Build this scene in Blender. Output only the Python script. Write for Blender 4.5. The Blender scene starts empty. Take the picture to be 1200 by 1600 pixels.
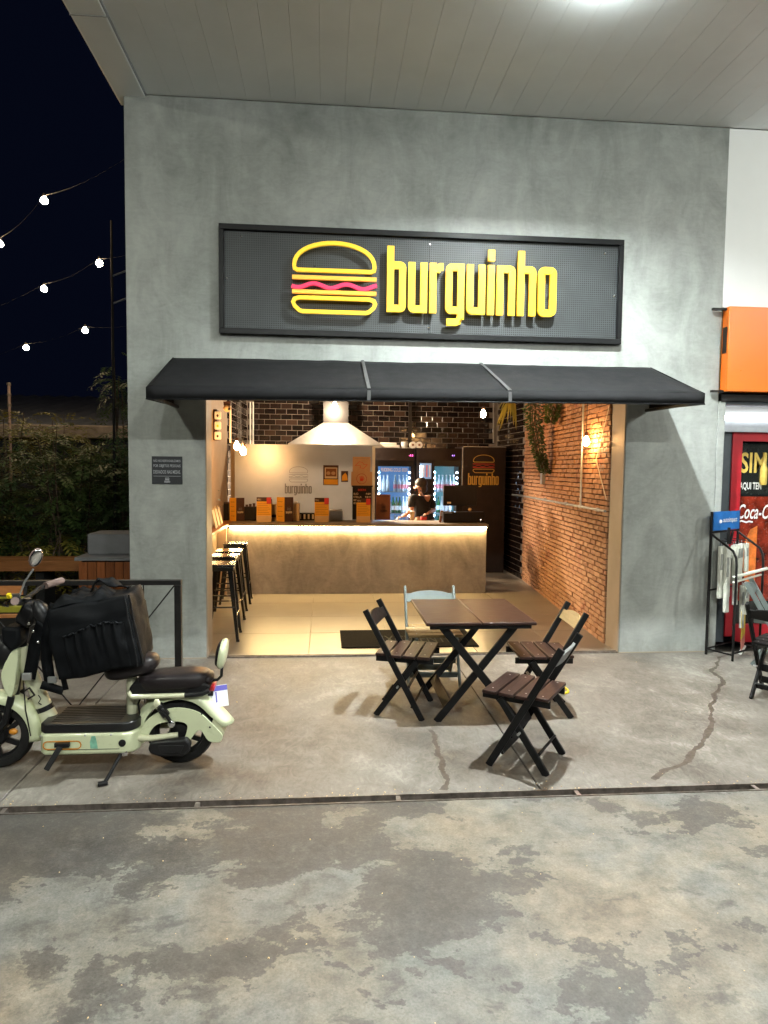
import bpy, bmesh, math, random
import numpy as np
from mathutils import Vector, Matrix, noise
random.seed(7)
sc = bpy.context.scene
COL = sc.collection

# ------------------------------------------------------------------ camera
FPX, YAW, PITCH, ROLL = 1063.0, 0.08747, -0.06457, 0.010916
CAM = np.array([0.0, -6.22, 1.75])
_f = np.array([math.sin(YAW)*math.cos(PITCH), math.cos(YAW)*math.cos(PITCH), math.sin(PITCH)])
_r = np.array([math.cos(YAW), -math.sin(YAW), 0.0]); _u = np.cross(_r, _f)
_c, _s = math.cos(ROLL), math.sin(ROLL)
_r, _u = _c*_r + _s*_u, -_s*_r + _c*_u
cam = bpy.data.cameras.new('camera'); camo = bpy.data.objects.new('camera', cam); COL.objects.link(camo)
cam.sensor_fit = 'VERTICAL'; cam.sensor_height = 36.0; cam.lens = FPX/1600*36.0
cam.clip_start = 0.05; cam.clip_end = 500
camo.matrix_world = Matrix(((_r[0], _u[0], -_f[0], CAM[0]), (_r[1], _u[1], -_f[1], CAM[1]), (_r[2], _u[2], -_f[2], CAM[2]), (0, 0, 0, 1)))
sc.camera = camo

# ------------------------------------------------------------------ night sky, exposure
world = bpy.data.worlds.new('World'); sc.world = world; world.use_nodes = True
_bg = world.node_tree.nodes['Background']
_bg.inputs['Color'].default_value = (0.0012, 0.0019, 0.0056, 1); _bg.inputs['Strength'].default_value = 1.0
sc.view_settings.view_transform = 'Standard'; sc.view_settings.look = 'None'
sc.view_settings.gamma = 1.0; sc.view_settings.exposure = 0.27
try:
    sc.cycles.use_denoising = True; sc.cycles.denoiser = 'OPENIMAGEDENOISE'
    sc.cycles.max_bounces = 7; sc.cycles.diffuse_bounces = 4; sc.cycles.glossy_bounces = 3
    sc.cycles.transmission_bounces = 4; sc.cycles.transparent_max_bounces = 6
    sc.cycles.sample_clamp_indirect = 6.0; sc.cycles.caustics_reflective = False; sc.cycles.caustics_refractive = False
except Exception:
    pass
# strengths of the place's lamps (radiance of the lit faces)
LED = (0.925, 1.0, 0.97)          # canopy floodlights, slightly green white
WARM = (1.0, 0.52, 0.18)          # filament bulbs
P_MAIN, P_FILL, P_STREET = 14300.0, 1750.0, 620.0
P_BULB = 450.0

def at(u, v, Y):                  # a point of the place at depth Y seen at (u, v) of a 1200 x 1600 picture
    d = _r*((u-600)/FPX) + _u*(-(v-800)/FPX) + _f
    return Vector(CAM + d*((Y-CAM[1])/d[1]))
def atz(u, v, z):
    d = _r*((u-600)/FPX) + _u*(-(v-800)/FPX) + _f
    return Vector(CAM + d*((z-CAM[2])/d[2]))

# ------------------------------------------------------------------ materials
class NT:
    def __init__(s, name):
        s.m = bpy.data.materials.new(name); s.m.use_nodes = True; s.t = s.m.node_tree
        s.b = s.t.nodes['Principled BSDF']; s.out = s.t.nodes['Material Output']
    def n(s, typ, **kw):
        x = s.t.nodes.new(typ)
        for k, v in kw.items():
            if k in x.inputs: x.inputs[k].default_value = v
            else: setattr(x, k, v)
        return x
    def l(s, a, b): s.t.links.new(a, b)
    def noise(s, scale, detail=4, rough=.55, vec=None, dist=0.0, dim='3D', w=0):
        x = s.n('ShaderNodeTexNoise'); x.noise_dimensions = dim
        x.inputs['Scale'].default_value = scale; x.inputs['Detail'].default_value = detail
        x.inputs['Roughness'].default_value = rough; x.inputs['Distortion'].default_value = dist
        if vec is not None: s.l(vec, x.inputs['Vector'])
        return x.outputs['Fac']
    def ramp(s, fac, stops):
        x = s.n('ShaderNodeValToRGB'); e = x.color_ramp.elements
        e[0].position, e[0].color = stops[0][0], (*stops[0][1], 1)
        e[1].position, e[1].color = stops[-1][0], (*stops[-1][1], 1)
        for p, c in stops[1:-1]:
            q = e.new(p); q.color = (*c, 1)
        s.l(fac, x.inputs['Fac']); return x.outputs['Color']
    def mix(s, fac, a, b, mode='MIX'):
        x = s.n('ShaderNodeMix'); x.data_type = 'RGBA'; x.blend_type = mode
        for sock, val in ((x.inputs[0], fac), (x.inputs[6], a), (x.inputs[7], b)):
            if isinstance(val, (int, float)): sock.default_value = val
            elif isinstance(val, tuple): sock.default_value = (*val, 1) if len(val) == 3 else val
            else: s.l(val, sock)
        return x.outputs[2]
    def math(s, op, a, b=0.0, clamp=False):
        x = s.n('ShaderNodeMath'); x.operation = op; x.use_clamp = clamp
        for i, val in enumerate((a, b)):
            if isinstance(val, (int, float)): x.inputs[i].default_value = val
            else: s.l(val, x.inputs[i])
        return x.outputs[0]
    def coord(s, which='Object', scale=None, rot=None, loc=None):
        c = s.n('ShaderNodeTexCoord').outputs[which]
        if scale or rot or loc:
            mp = s.n('ShaderNodeMapping'); s.l(c, mp.inputs['Vector'])
            if scale: mp.inputs['Scale'].default_value = scale
            if rot: mp.inputs['Rotation'].default_value = rot
            if loc: mp.inputs['Location'].default_value = loc
            c = mp.outputs['Vector']
        return c
    def pos(s, scale=None):
        c = s.n('ShaderNodeNewGeometry').outputs['Position']
        if scale:
            mp = s.n('ShaderNodeMapping'); s.l(c, mp.inputs['Vector']); mp.inputs['Scale'].default_value = scale
            c = mp.outputs['Vector']
        return c
    def bump(s, h, strength=.2, dist=.01):
        x = s.n('ShaderNodeBump'); x.inputs['Strength'].default_value = strength; x.inputs['Distance'].default_value = dist
        s.l(h, x.inputs['Height']); s.l(x.outputs['Normal'], s.b.inputs['Normal'])
    def set(s, **kw):
        for k, v in kw.items():
            k = k.replace('_', ' ')
            if isinstance(v, (int, float)): s.b.inputs[k].default_value = v
            elif isinstance(v, tuple): s.b.inputs[k].default_value = (*v, 1) if len(v) == 3 else v
            else: s.l(v, s.b.inputs[k])
        return s
M = {}
def pm(name, col, rough=.6, metal=0.0, var=.18, scale=9, bump=0.0, bscale=60, coat=0.0, spec=.5, rvar=.12, sheen=0.0):
    """plain procedural material: colour and gloss broken up by noise, fine relief"""
    m = NT(name); v = m.pos()
    f = m.noise(scale, 5, .6, v)
    a = tuple(max(0, c*(1-var)) for c in col); b = tuple(min(1, c*(1+var)) for c in col)
    m.set(Base_Color=m.ramp(f, [(.3, a), (.7, b)]), Metallic=metal)
    g = m.noise(scale*3.1, 4, .6, v)
    m.set(Roughness=m.math('ADD', m.math('MULTIPLY', m.math('SUBTRACT', g, .5), 2*rvar), rough, True))
    m.b.inputs['Specular IOR Level'].default_value = spec
    if coat: m.b.inputs['Coat Weight'].default_value = coat; m.b.inputs['Coat Roughness'].default_value = .15
    if sheen: m.b.inputs['Sheen Weight'].default_value = sheen
    if bump: m.bump(m.noise(bscale, 6, .6, v), bump, .004)
    M[name] = m.m; return m.m
def em(name, col, strength, base=(.8, .8, .8)):
    m = NT(name); m.set(Base_Color=base, Roughness=.4)
    m.b.inputs['Emission Color'].default_value = (*col, 1); m.b.inputs['Emission Strength'].default_value = strength
    M[name] = m.m; return m.m

# burnished cement of the facade
def cement(name, lo, mid, hi, scale=1.0, rough=.55):
    m = NT(name); v = m.pos()
    vs = m.pos((1.0, 1.0, .55))
    big = m.noise(.9*scale, 4, .6, v, .6); cloud = m.noise(2.6*scale, 7, .68, vs, 1.4); fine = m.noise(14*scale, 8, .7, v, .8)
    trowel = m.noise(5.5*scale, 5, .6, m.pos((1.0, 1.0, 2.6)), 2.2)
    f = m.math('ADD', m.math('MULTIPLY', big, .34), m.math('ADD', m.math('MULTIPLY', cloud, .4), m.math('ADD', m.math('MULTIPLY', fine, .12), m.math('MULTIPLY', trowel, .14))))
    c = m.ramp(f, [(.36, lo), (.5, mid), (.64, hi)])
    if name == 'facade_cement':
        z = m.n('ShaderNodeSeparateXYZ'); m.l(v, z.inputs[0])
        top = m.math('MULTIPLY', m.math('SUBTRACT', z.outputs['Z'], 4.05), 1.25, True)          # patchy dark green tone increasing towards the soffit
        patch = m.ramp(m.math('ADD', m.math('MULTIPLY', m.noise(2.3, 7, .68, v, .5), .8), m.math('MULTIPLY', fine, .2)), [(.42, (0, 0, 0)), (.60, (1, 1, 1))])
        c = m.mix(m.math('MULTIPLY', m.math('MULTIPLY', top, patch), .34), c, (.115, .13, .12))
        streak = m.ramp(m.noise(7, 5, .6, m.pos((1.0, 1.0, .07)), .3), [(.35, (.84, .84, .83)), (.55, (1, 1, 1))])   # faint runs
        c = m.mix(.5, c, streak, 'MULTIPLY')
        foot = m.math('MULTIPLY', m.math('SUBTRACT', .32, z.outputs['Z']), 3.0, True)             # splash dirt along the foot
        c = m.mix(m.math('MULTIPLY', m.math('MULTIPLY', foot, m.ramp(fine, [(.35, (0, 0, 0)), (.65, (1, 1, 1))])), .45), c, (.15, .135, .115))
    m.set(Base_Color=c, Roughness=m.math('ADD', m.math('MULTIPLY', cloud, .3), rough-.15, True))
    m.bump(m.math('ADD', m.math('MULTIPLY', cloud, .6), fine), .12, .006)
    M[name] = m.m
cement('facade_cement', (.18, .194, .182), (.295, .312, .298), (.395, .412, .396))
cement('counter_cement', (.10, .080, .060), (.20, .165, .125), (.30, .255, .20), 1.1, .5)

def slab_material():
    m = NT('slab_concrete'); v = m.pos()
    big = m.noise(.8, 5, .6, v, .5); md = m.noise(3.2, 7, .65, v, .9); sw = m.noise(9, 6, .65, m.pos((1.6, .8, 1)), 2.5); fine = m.noise(70, 5, .7, v)
    f = m.math('ADD', m.math('MULTIPLY', big, .38), m.math('ADD', m.math('MULTIPLY', md, .34), m.math('ADD', m.math('MULTIPLY', sw, .2), m.math('MULTIPLY', fine, .08))))
    c = m.ramp(f, [(.37, (.052, .042, .034)), (.46, (.112, .097, .082)), (.54, (.172, .155, .135)), (.63, (.285, .265, .235))])
    spots = m.ramp(m.noise(26, 3, .5, v), [(.67, (1, 1, 1)), (.73, (.55, .5, .46))])
    c = m.mix(.35, c, spots, 'MULTIPLY')
    m.set(Base_Color=c, Roughness=m.math('ADD', m.math('MULTIPLY', md, .5), .32, True))
    m.bump(m.math('ADD', md, m.math('MULTIPLY', fine, .4)), .14, .006); M['slab'] = m.m
slab_material()
def forecourt_material():
    m = NT('forecourt_concrete'); v = m.pos()
    lay = m.noise(.55, 2, .5, v); md = m.noise(1.7, 10, .66, m.pos((1.0, 1.25, 1.0)), .15); fine = m.noise(10, 9, .72, v, .2); grit = m.noise(120, 3, .7, v)
    tone = m.noise(1.0, 5, .62, m.pos((1.1, 1.0, 1.0)), .2); mott = m.noise(4.2, 9, .7, v, .2)
    base = m.ramp(tone, [(.36, (.21, .172, .128)), (.46, (.20, .177, .143)), (.55, (.17, .164, .148)), (.66, (.15, .157, .152))])
    base = m.mix(.85, base, m.ramp(fine, [(.3, (.50, .48, .46)), (.5, (.92, .92, .92)), (.72, (1.3, 1.28, 1.24))]), 'MULTIPLY')
    base = m.mix(.8, base, m.ramp(mott, [(.34, (.52, .5, .48)), (.5, (.95, .95, .95)), (.66, (1.2, 1.2, 1.18))]), 'MULTIPLY')
    # worn-through dark film with ragged edges
    g = m.n('ShaderNodeSeparateXYZ'); m.l(v, g.inputs[0])
    left = m.math('MULTIPLY', m.math('SUBTRACT', .75, g.outputs['X']), .03)
    back = m.math('MULTIPLY', m.math('ADD', 3.75, g.outputs['Y']), .055)
    s = m.math('ADD', m.math('ADD', m.math('MULTIPLY', lay, .34), m.math('MULTIPLY', md, .56)), m.math('ADD', m.math('MULTIPLY', m.math('ADD', m.math('MULTIPLY', fine, .6), m.math('MULTIPLY', mott, .4)), .24), m.math('ADD', left, back)))
    s2 = m.math('ADD', m.math('MULTIPLY', m.noise(3.4, 9, .68, m.pos((1.0, 1.5, 1.0)), .3), .86), m.math('MULTIPLY', left, .6))
    k = m.math('MAXIMUM', m.ramp(m.math('ADD', s, m.math('MULTIPLY', m.math('SUBTRACT', m.noise(22, 6, .7, v, .2), .5), .06)), [(.588, (0, 0, 0)), (.598, (.82, .82, .82)), (.66, (1, 1, 1))]), m.ramp(s2, [(.505, (0, 0, 0)), (.522, (.4, .4, .4)), (.60, (.8, .8, .8))]))
    k = m.math('MULTIPLY', k, m.ramp(m.noise(34, 5, .7, v), [(.30, (.68, .68, .68)), (.5, (1, 1, 1))]))
    soft = m.ramp(s, [(.50, (0, 0, 0)), (.64, (1, 1, 1))])
    film = m.mix(.8, (.040, .035, .032), m.ramp(fine, [(.3, (.025, .022, .020)), (.5, (.042, .037, .034)), (.7, (.085, .074, .066))]))
    c = m.mix(m.math('MULTIPLY', soft, .28), base, (.125, .105, .09))
    c = m.mix(m.math('MULTIPLY', k, .85), c, film)
    c = m.mix(.6, c, m.ramp(grit, [(.3, (.6, .6, .6)), (.7, (1.3, 1.3, 1.3))]), 'MULTIPLY')
    m.set(Base_Color=c, Roughness=m.math('ADD', m.math('MULTIPLY', fine, .4), .36, True))
    m.bump(m.math('ADD', m.math('MULTIPLY', fine, .7), m.math('MULTIPLY', grit, .5)), .22, .006); M['forecourt'] = m.m
forecourt_material()
def wood(name, a, b, rough=.45, axis=(14, 1.4, 14), coat=.15):
    m = NT(name); v = m.coord('Object', scale=axis)
    f = m.noise(2.2, 7, .65, v, 1.2); g = m.noise(9, 4, .6, v)
    rnd = m.n('ShaderNodeObjectInfo').outputs['Random']; wear = m.noise(5, 8, .7, m.pos(), .4)
    col = m.mix(.55, m.ramp(m.math('ADD', m.math('MULTIPLY', f, .75), m.math('MULTIPLY', g, .25)), [(.32, a), (.68, b)]), m.ramp(rnd, [(0, (.65, .65, .65)), (1, (1.35, 1.35, 1.35))]), 'MULTIPLY')
    col = m.mix(m.ramp(wear, [(.60, (0, 0, 0)), (.72, (.35, .35, .35))]), col, tuple(min(1, q*2.2) for q in b))
    m.set(Base_Color=col, Roughness=m.math('ADD', m.math('MULTIPLY', g, .25), rough-.12, True))
    m.b.inputs['Coat Weight'].default_value = coat*.4; m.b.inputs['Coat Roughness'].default_value = .25; m.b.inputs['Specular IOR Level'].default_value = .25
    m.bump(f, .12, .003); M[name] = m.m
wood('seat_wood', (.012, .0052, .0042), (.042, .018, .0135), .48)
wood('table_wood', (.012, .005, .004), (.045, .018, .013), .42, (1.4, 12, 12), .1)
wood('raw_wood', (.26, .17, .075), (.42, .29, .14), .6, (14, 1.4, 14), 0)
wood('warm_wood', (.23, .085, .026), (.40, .165, .055), .5, (1.6, 12, 12))
wood('deck_wood', (.16, .045, .012), (.30, .095, .028), .5, (10, 10, 1.2))
pm('black_paint', (.0055, .0055, .006), .5, var=.3, bump=.08, bscale=90, spec=.22)
pm('black_frame', (.0065, .0068, .0078), .38, var=.25, bump=.05, bscale=120, spec=.22)
pm('stool_black', (.010, .010, .010), .22, .2, var=.3, coat=.4, spec=.22)
pm('grey_blue_paint', (.125, .150, .146), .5, var=.12, bump=.06)
pm('grey_paint', (.17, .175, .175), .5, var=.12)
pm('awning_cloth', (.0085, .0085, .0097), .88, var=.22, scale=3, bump=.18, bscale=260, spec=.2)
pm('awning_seam', (.06, .06, .062), .8, var=.1)
pm('white_panel', (.78, .79, .77), .5, var=.035, scale=2.2)
pm('soffit_pvc', (.84, .88, .90), .42, var=.05, scale=1.4)
pm('white_wall', (.78, .80, .80), .6, var=.03, scale=2)
pm('orange_panel', (.70, .155, .008), .33, var=.05, scale=1.6, coat=.3)
pm('grey_metal', (.33, .35, .37), .45, .3, var=.1)
pm('steel', (.52, .50, .47), .33, .85, var=.12, scale=6, bump=.05, bscale=150)
pm('galvanised', (.42, .43, .43), .4, .7, var=.14, scale=14)
pm('drain_steel', (.20, .17, .15), .45, .6, var=.4, scale=18, bump=.2)
pm('rust', (.22, .10, .05), .8, var=.4, scale=20)
pm('void', (.006, .006, .006), .9, var=.2)
pm('red_frame', (.42, .012, .022), .4, var=.1, coat=.2)
pm('dark_blue_grey', (.07, .085, .10), .5, var=.12)
pm('scooter_green', (.585, .635, .425), .3, var=.045, scale=5, coat=.5)
pm('teal_smear', (.20, .46, .34), .4, var=.25, scale=30)
pm('scooter_cream', (.56, .57, .40), .34, var=.05, coat=.4)
pm('scooter_black', (.012, .012, .013), .35, var=.25, bump=.1, bscale=300, spec=.22)
pm('scooter_seat', (.016, .013, .014), .36, var=.25, bump=.15, bscale=420, spec=.22)
pm('deck_rubber', (.007, .007, .008), .34, var=.15, rvar=.03)
pm('tyre', (.013, .013, .013), .75, var=.3, bump=.2, bscale=180, spec=.22)
pm('bag_nylon', (.0045, .0052, .0065), .6, var=.25, scale=12, bump=.3, bscale=520, spec=.1)
pm('chrome', (.75, .75, .76), .16, 1.0, var=.04)
pm('amber', (.55, .22, .02), .3, var=.1, coat=.5)
pm('red_plastic', (.45, .01, .015), .3, var=.1, coat=.4)
pm('blue_plate', (.10, .09, .42), .45, var=.1)
pm('white_plate', (.72, .74, .78), .45, var=.04)
pm('yellow_paint', (.78, .60, .015), .4, var=.06, coat=.2)
pm('brown_grip', (.16, .11, .10), .6, var=.2)
pm('plaster_beige', (.30, .215, .135), .65, var=.12, scale=3, bump=.08)
pm('jamb_plaster', (.30, .245, .19), .62, var=.10, scale=3, bump=.08)
pm('shop_ceiling', (.05, .045, .04), .8, var=.2)
pm('porcelain', (.185, .162, .132), .30, var=.11, scale=2.4, rvar=.0)
pm('grout_light', (.33, .30, .26), .85, var=.15)
pm('metro_tile', (.014, .010, .009), .09, var=.4, scale=3, coat=.5, rvar=.05)
pm('metro_grout', (.17, .145, .125), .9, var=.15)
pm('mortar', (.075, .036, .02), .95, var=.25, bump=.3)
pm('cardboard', (.47, .29, .155), .75, var=.07)
pm('kraft_brown', (.20, .075, .035), .75, var=.1)
pm('menu_brown', (.055, .022, .014), .6, var=.15)
pm('menu_yellow', (.80, .40, .03), .6, var=.05)
pm('menu_cream', (.62, .44, .24), .6, var=.06)
pm('menu_red', (.62, .04, .035), .6, var=.06)
pm('board_black', (.014, .012, .011), .6, var=.2, spec=.22)
pm('cream_print', (.66, .55, .38), .7, var=.06)
pm('red_print', (.55, .05, .03), .7, var=.06)
pm('white_print', (.80, .80, .78), .6, var=.03)
pm('gold_print', (.55, .32, .05), .55, var=.08)
pm('dark_red_print', (.35, .03, .03), .55, var=.1)
pm('grey_print', (.20, .19, .18), .6, var=.08)
pm('etched_print', (.16, .15, .145), .6, var=.08)
pm('plate_dark', (.040, .042, .048), .5, var=.1, spec=.22)
pm('notice_print', (.36, .37, .40), .6, var=.05)
pm('ceramic_white', (.74, .72, .68), .45, var=.04)
pm('paper_white', (.78, .77, .74), .85, var=.03)
pm('skin', (.52, .27, .17), .5, var=.08, scale=14)
pm('tshirt_black', (.011, .011, .013), .8, var=.25, bump=.2, bscale=60)
pm('dark_trousers', (.018, .02, .028), .8, var=.2)
pm('hair_dark', (.022, .012, .008), .55, var=.4, scale=60, bump=.5, bscale=120)
pm('fridge_black', (.012, .010, .010), .35, var=.2, spec=.22)
pm('cabinet_dark', (.020, .012, .010), .5, var=.2, spec=.22)
pm('bottle_brown', (.10, .035, .012), .15, var=.1, coat=.5)
pm('bottle_green', (.02, .12, .04), .15, var=.1, coat=.5)
pm('bottle_clear', (.55, .62, .66), .15, var=.05, coat=.5)
pm('label_white', (.80, .82, .84), .5, var=.03)
pm('label_pink', (.72, .22, .26), .5, var=.05)
pm('bark', (.09, .06, .04), .85, var=.3, bump=.4)
pm('cable_black', (.01, .01, .01), .6, var=.2, spec=.22)
pm('roof_sheet', (.075, .085, .11), .55, .3, var=.2, scale=2)
pm('gutter', (.20, .16, .13), .7, var=.25)
pm('planter_grey', (.17, .17, .18), .7, var=.14, scale=6, bump=.1)
pm('pole_pink', (.40, .27, .22), .6, var=.15)
pm('soil', (.03, .02, .014), .95, var=.3, bump=.6)
pm('yard_ground', (.045, .04, .034), .9, var=.3, scale=5, bump=.4)
pm('yellow_slat', (.20, .18, .012), .5, var=.1)
pm('rubber_mat', (.004, .004, .0045), .95, var=.4, scale=40, bump=.6, bscale=300, spec=.1)
pm('mat_print', (.018, .022, .010), .9, var=.3)
pm('stain_damp', (.070, .053, .040), .5, var=.25, scale=14)
pm('rail_black', (.014, .013, .013), .42, .2, var=.3, bump=.1, spec=.22)
pm('blue_header', (.03, .17, .52), .35, var=.3, scale=5, coat=.2)
pm('pack_white', (.66, .67, .60), .45, var=.12, scale=16, coat=.3)
pm('pack_grey', (.30, .31, .29), .5, var=.25, scale=20)
pm('poster_black', (.016, .020, .018), .25, var=.5, scale=6, coat=.4)
pm('poster_cola', (.16, .018, .008), .25, var=.9, scale=9, coat=.4)
pm('poster_orange', (.62, .16, .03), .3, var=.4, scale=12, coat=.3)
pm('poster_gold', (.72, .52, .12), .35, var=.2, scale=22, coat=.3)
pm('banner_yellow', (.72, .52, .05), .5, var=.25, scale=14)
pm('banner_pink', (.62, .22, .18), .5, var=.12)
pm('banner_grey', (.46, .42, .44), .5, var=.3, scale=18)
pm('purple_shirt', (.16, .12, .34), .8, var=.2)
pm('glass_dark', (.012, .014, .014), .06, var=.2, coat=.3)
def leaf(name, a, b):
    m = NT(name); v = m.pos()
    f = m.noise(1.4, 3, .6, v); g = m.noise(7, 3, .6, v)
    m.set(Base_Color=m.ramp(m.math('ADD', m.math('MULTIPLY', f, .55), m.math('MULTIPLY', g, .45)), [(.34, a), (.66, b)]), Roughness=.5)
    m.b.inputs['Subsurface Weight'].default_value = 0
    tr = m.n('ShaderNodeBsdfTranslucent'); tr.inputs['Color'].default_value = (*b, 1)
    mx = m.n('ShaderNodeMixShader'); mx.inputs[0].default_value = .25
    m.l(m.b.outputs[0], mx.inputs[1]); m.l(tr.outputs[0], mx.inputs[2]); m.l(mx.outputs[0], m.out.inputs['Surface']); M[name] = m.m
leaf('leaf_green', (.030, .072, .020), (.11, .16, .04))
leaf('leaf_olive', (.07, .085, .02), (.21, .19, .045))
leaf('leaf_dark', (.022, .050, .020), (.065, .11, .034))
leaf('leaf_yellow', (.16, .14, .02), (.38, .33, .06))
# painted brick: every brick its own shade through the object's random number
m = NT('painted_brick'); v = m.pos(); oi = m.n('ShaderNodeObjectInfo').outputs['Random']
fl = m.noise(16, 7, .7, v, .6); pt = m.noise(2.6, 6, .65, v, .8)
c = m.ramp(m.math('ADD', m.math('MULTIPLY', oi, .35), m.math('MULTIPLY', fl, .65)), [(.2, (.265, .118, .053)), (.5, (.37, .187, .092)), (.8, (.46, .27, .15))])
c = m.mix(m.ramp(m.math('ADD', m.math('MULTIPLY', pt, .7), m.math('MULTIPLY', fl, .4)), [(.60, (0, 0, 0)), (.68, (.75, .75, .75))]), c, (.25, .07, .035))
m.set(Base_Color=c, Roughness=.8); m.bump(fl, .5, .008); M['painted_brick'] = m.m
# metro tile glaze varies a little from tile to tile
m = NT('metro_glaze'); oi = m.n('ShaderNodeObjectInfo').outputs['Random']
m.set(Base_Color=m.ramp(oi, [(.0, (.006, .004, .004)), (.8, (.018, .010, .008)), (1.0, (.05, .028, .02))]), Roughness=m.math('ADD', m.math('MULTIPLY', oi, .12), .06))
m.bump(m.noise(14, 3, .5, m.pos()), .12, .01); M['metro_glaze'] = m.m
# perforated sheet of the sign
m = NT('perforated_sheet'); cx = m.coord('Object', scale=(52, 52, 52)); sx = m.n('ShaderNodeSeparateXYZ'); m.l(cx, sx.inputs[0])
fx = m.math('ABSOLUTE', m.math('SUBTRACT', m.math('FRACT', sx.outputs['X']), .5)); fz = m.math('ABSOLUTE', m.math('SUBTRACT', m.math('FRACT', sx.outputs['Z']), .5))
hole = m.math('LESS_THAN', m.math('MAXIMUM', fx, fz), .30)
nz = m.noise(3, 4, .6, m.pos())
m.set(Base_Color=m.mix(hole, m.ramp(nz, [(.3, (.030, .036, .039)), (.7, (.050, .058, .062))]), (.006, .007, .008)), Roughness=.5, Metallic=0.0); M['perforated_sheet'] = m.m
# frosted glass of the kitchen screen
m = NT('frosted_glass'); nz = m.noise(2.2, 4, .6, m.pos())
m.set(Base_Color=m.ramp(nz, [(.3, (.33, .345, .37)), (.7, (.42, .435, .46))]), Roughness=.33, Metallic=.8)
tr = m.n('ShaderNodeBsdfTranslucent'); tr.inputs['Color'].default_value = (.80, .78, .76, 1)
mx = m.n('ShaderNodeMixShader'); mx.inputs[0].default_value = .22
m.l(m.b.outputs[0], mx.inputs[1]); m.l(tr.outputs[0], mx.inputs[2]); m.l(mx.outputs[0], m.out.inputs['Surface']); M['frosted_glass'] = m.m
# clear glass pane: mostly see-through with a sheen
def pane(name, tint, f=.12):
    m = NT(name); t = m.n('ShaderNodeBsdfTransparent'); t.inputs['Color'].default_value = (*tint, 1)
    g = m.n('ShaderNodeBsdfGlossy'); g.inputs['Roughness'].default_value = .05; g.inputs['Color'].default_value = (1, 1, 1, 1)
    x = m.n('ShaderNodeMixShader'); x.inputs[0].default_value = f
    m.l(t.outputs[0], x.inputs[1]); m.l(g.outputs[0], x.inputs[2]); m.l(x.outputs[0], m.out.inputs['Surface']); M[name] = m.m
pane('fridge_glass', (.72, .82, .92), .05); pane('bulb_glass', (1, .95, .88), .04)
em('led_lens', LED, P_MAIN); em('spill_rim', LED, 85); em('led_lens_far', (.97, 1.0, .92), P_FILL); em('led_lens_street', (.98, 1.0, .84), P_STREET); em('bulb_glow', WARM, P_BULB); em('kitchen_glow', (1.0, .76, .50), 2600)
em('string_glow', (1.0, .72, .40), 250); em('strip_glow', (1.0, .70, .30), 190); em('ledge_glow', (1.0, .70, .30), 32); em('tube_glow', (.94, .97, 1.0), 9)
em('sign_yellow', (1.0, .62, .012), .42, (.85, .55, .02)); em('sign_gold', (1.0, .42, .03), .42, (.85, .42, .04)); em('sign_red', (1.0, .01, .10), .38, (.7, .02, .09))
em('fridge_led', (.85, .93, 1.0), 120); em('fridge_back', (.18, .34, .60), .62, (.15, .25, .4)); em('fridge_back_green', (.14, .38, .40), .5, (.15, .3, .3))
em('digit_pink', (1.0, .03, .5), 3); em('digit_violet', (.35, .15, 1.0), 3); em('status_dot', (1, .9, .8), 5); em('screen_glow', (.35, .6, .9), .8)

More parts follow.
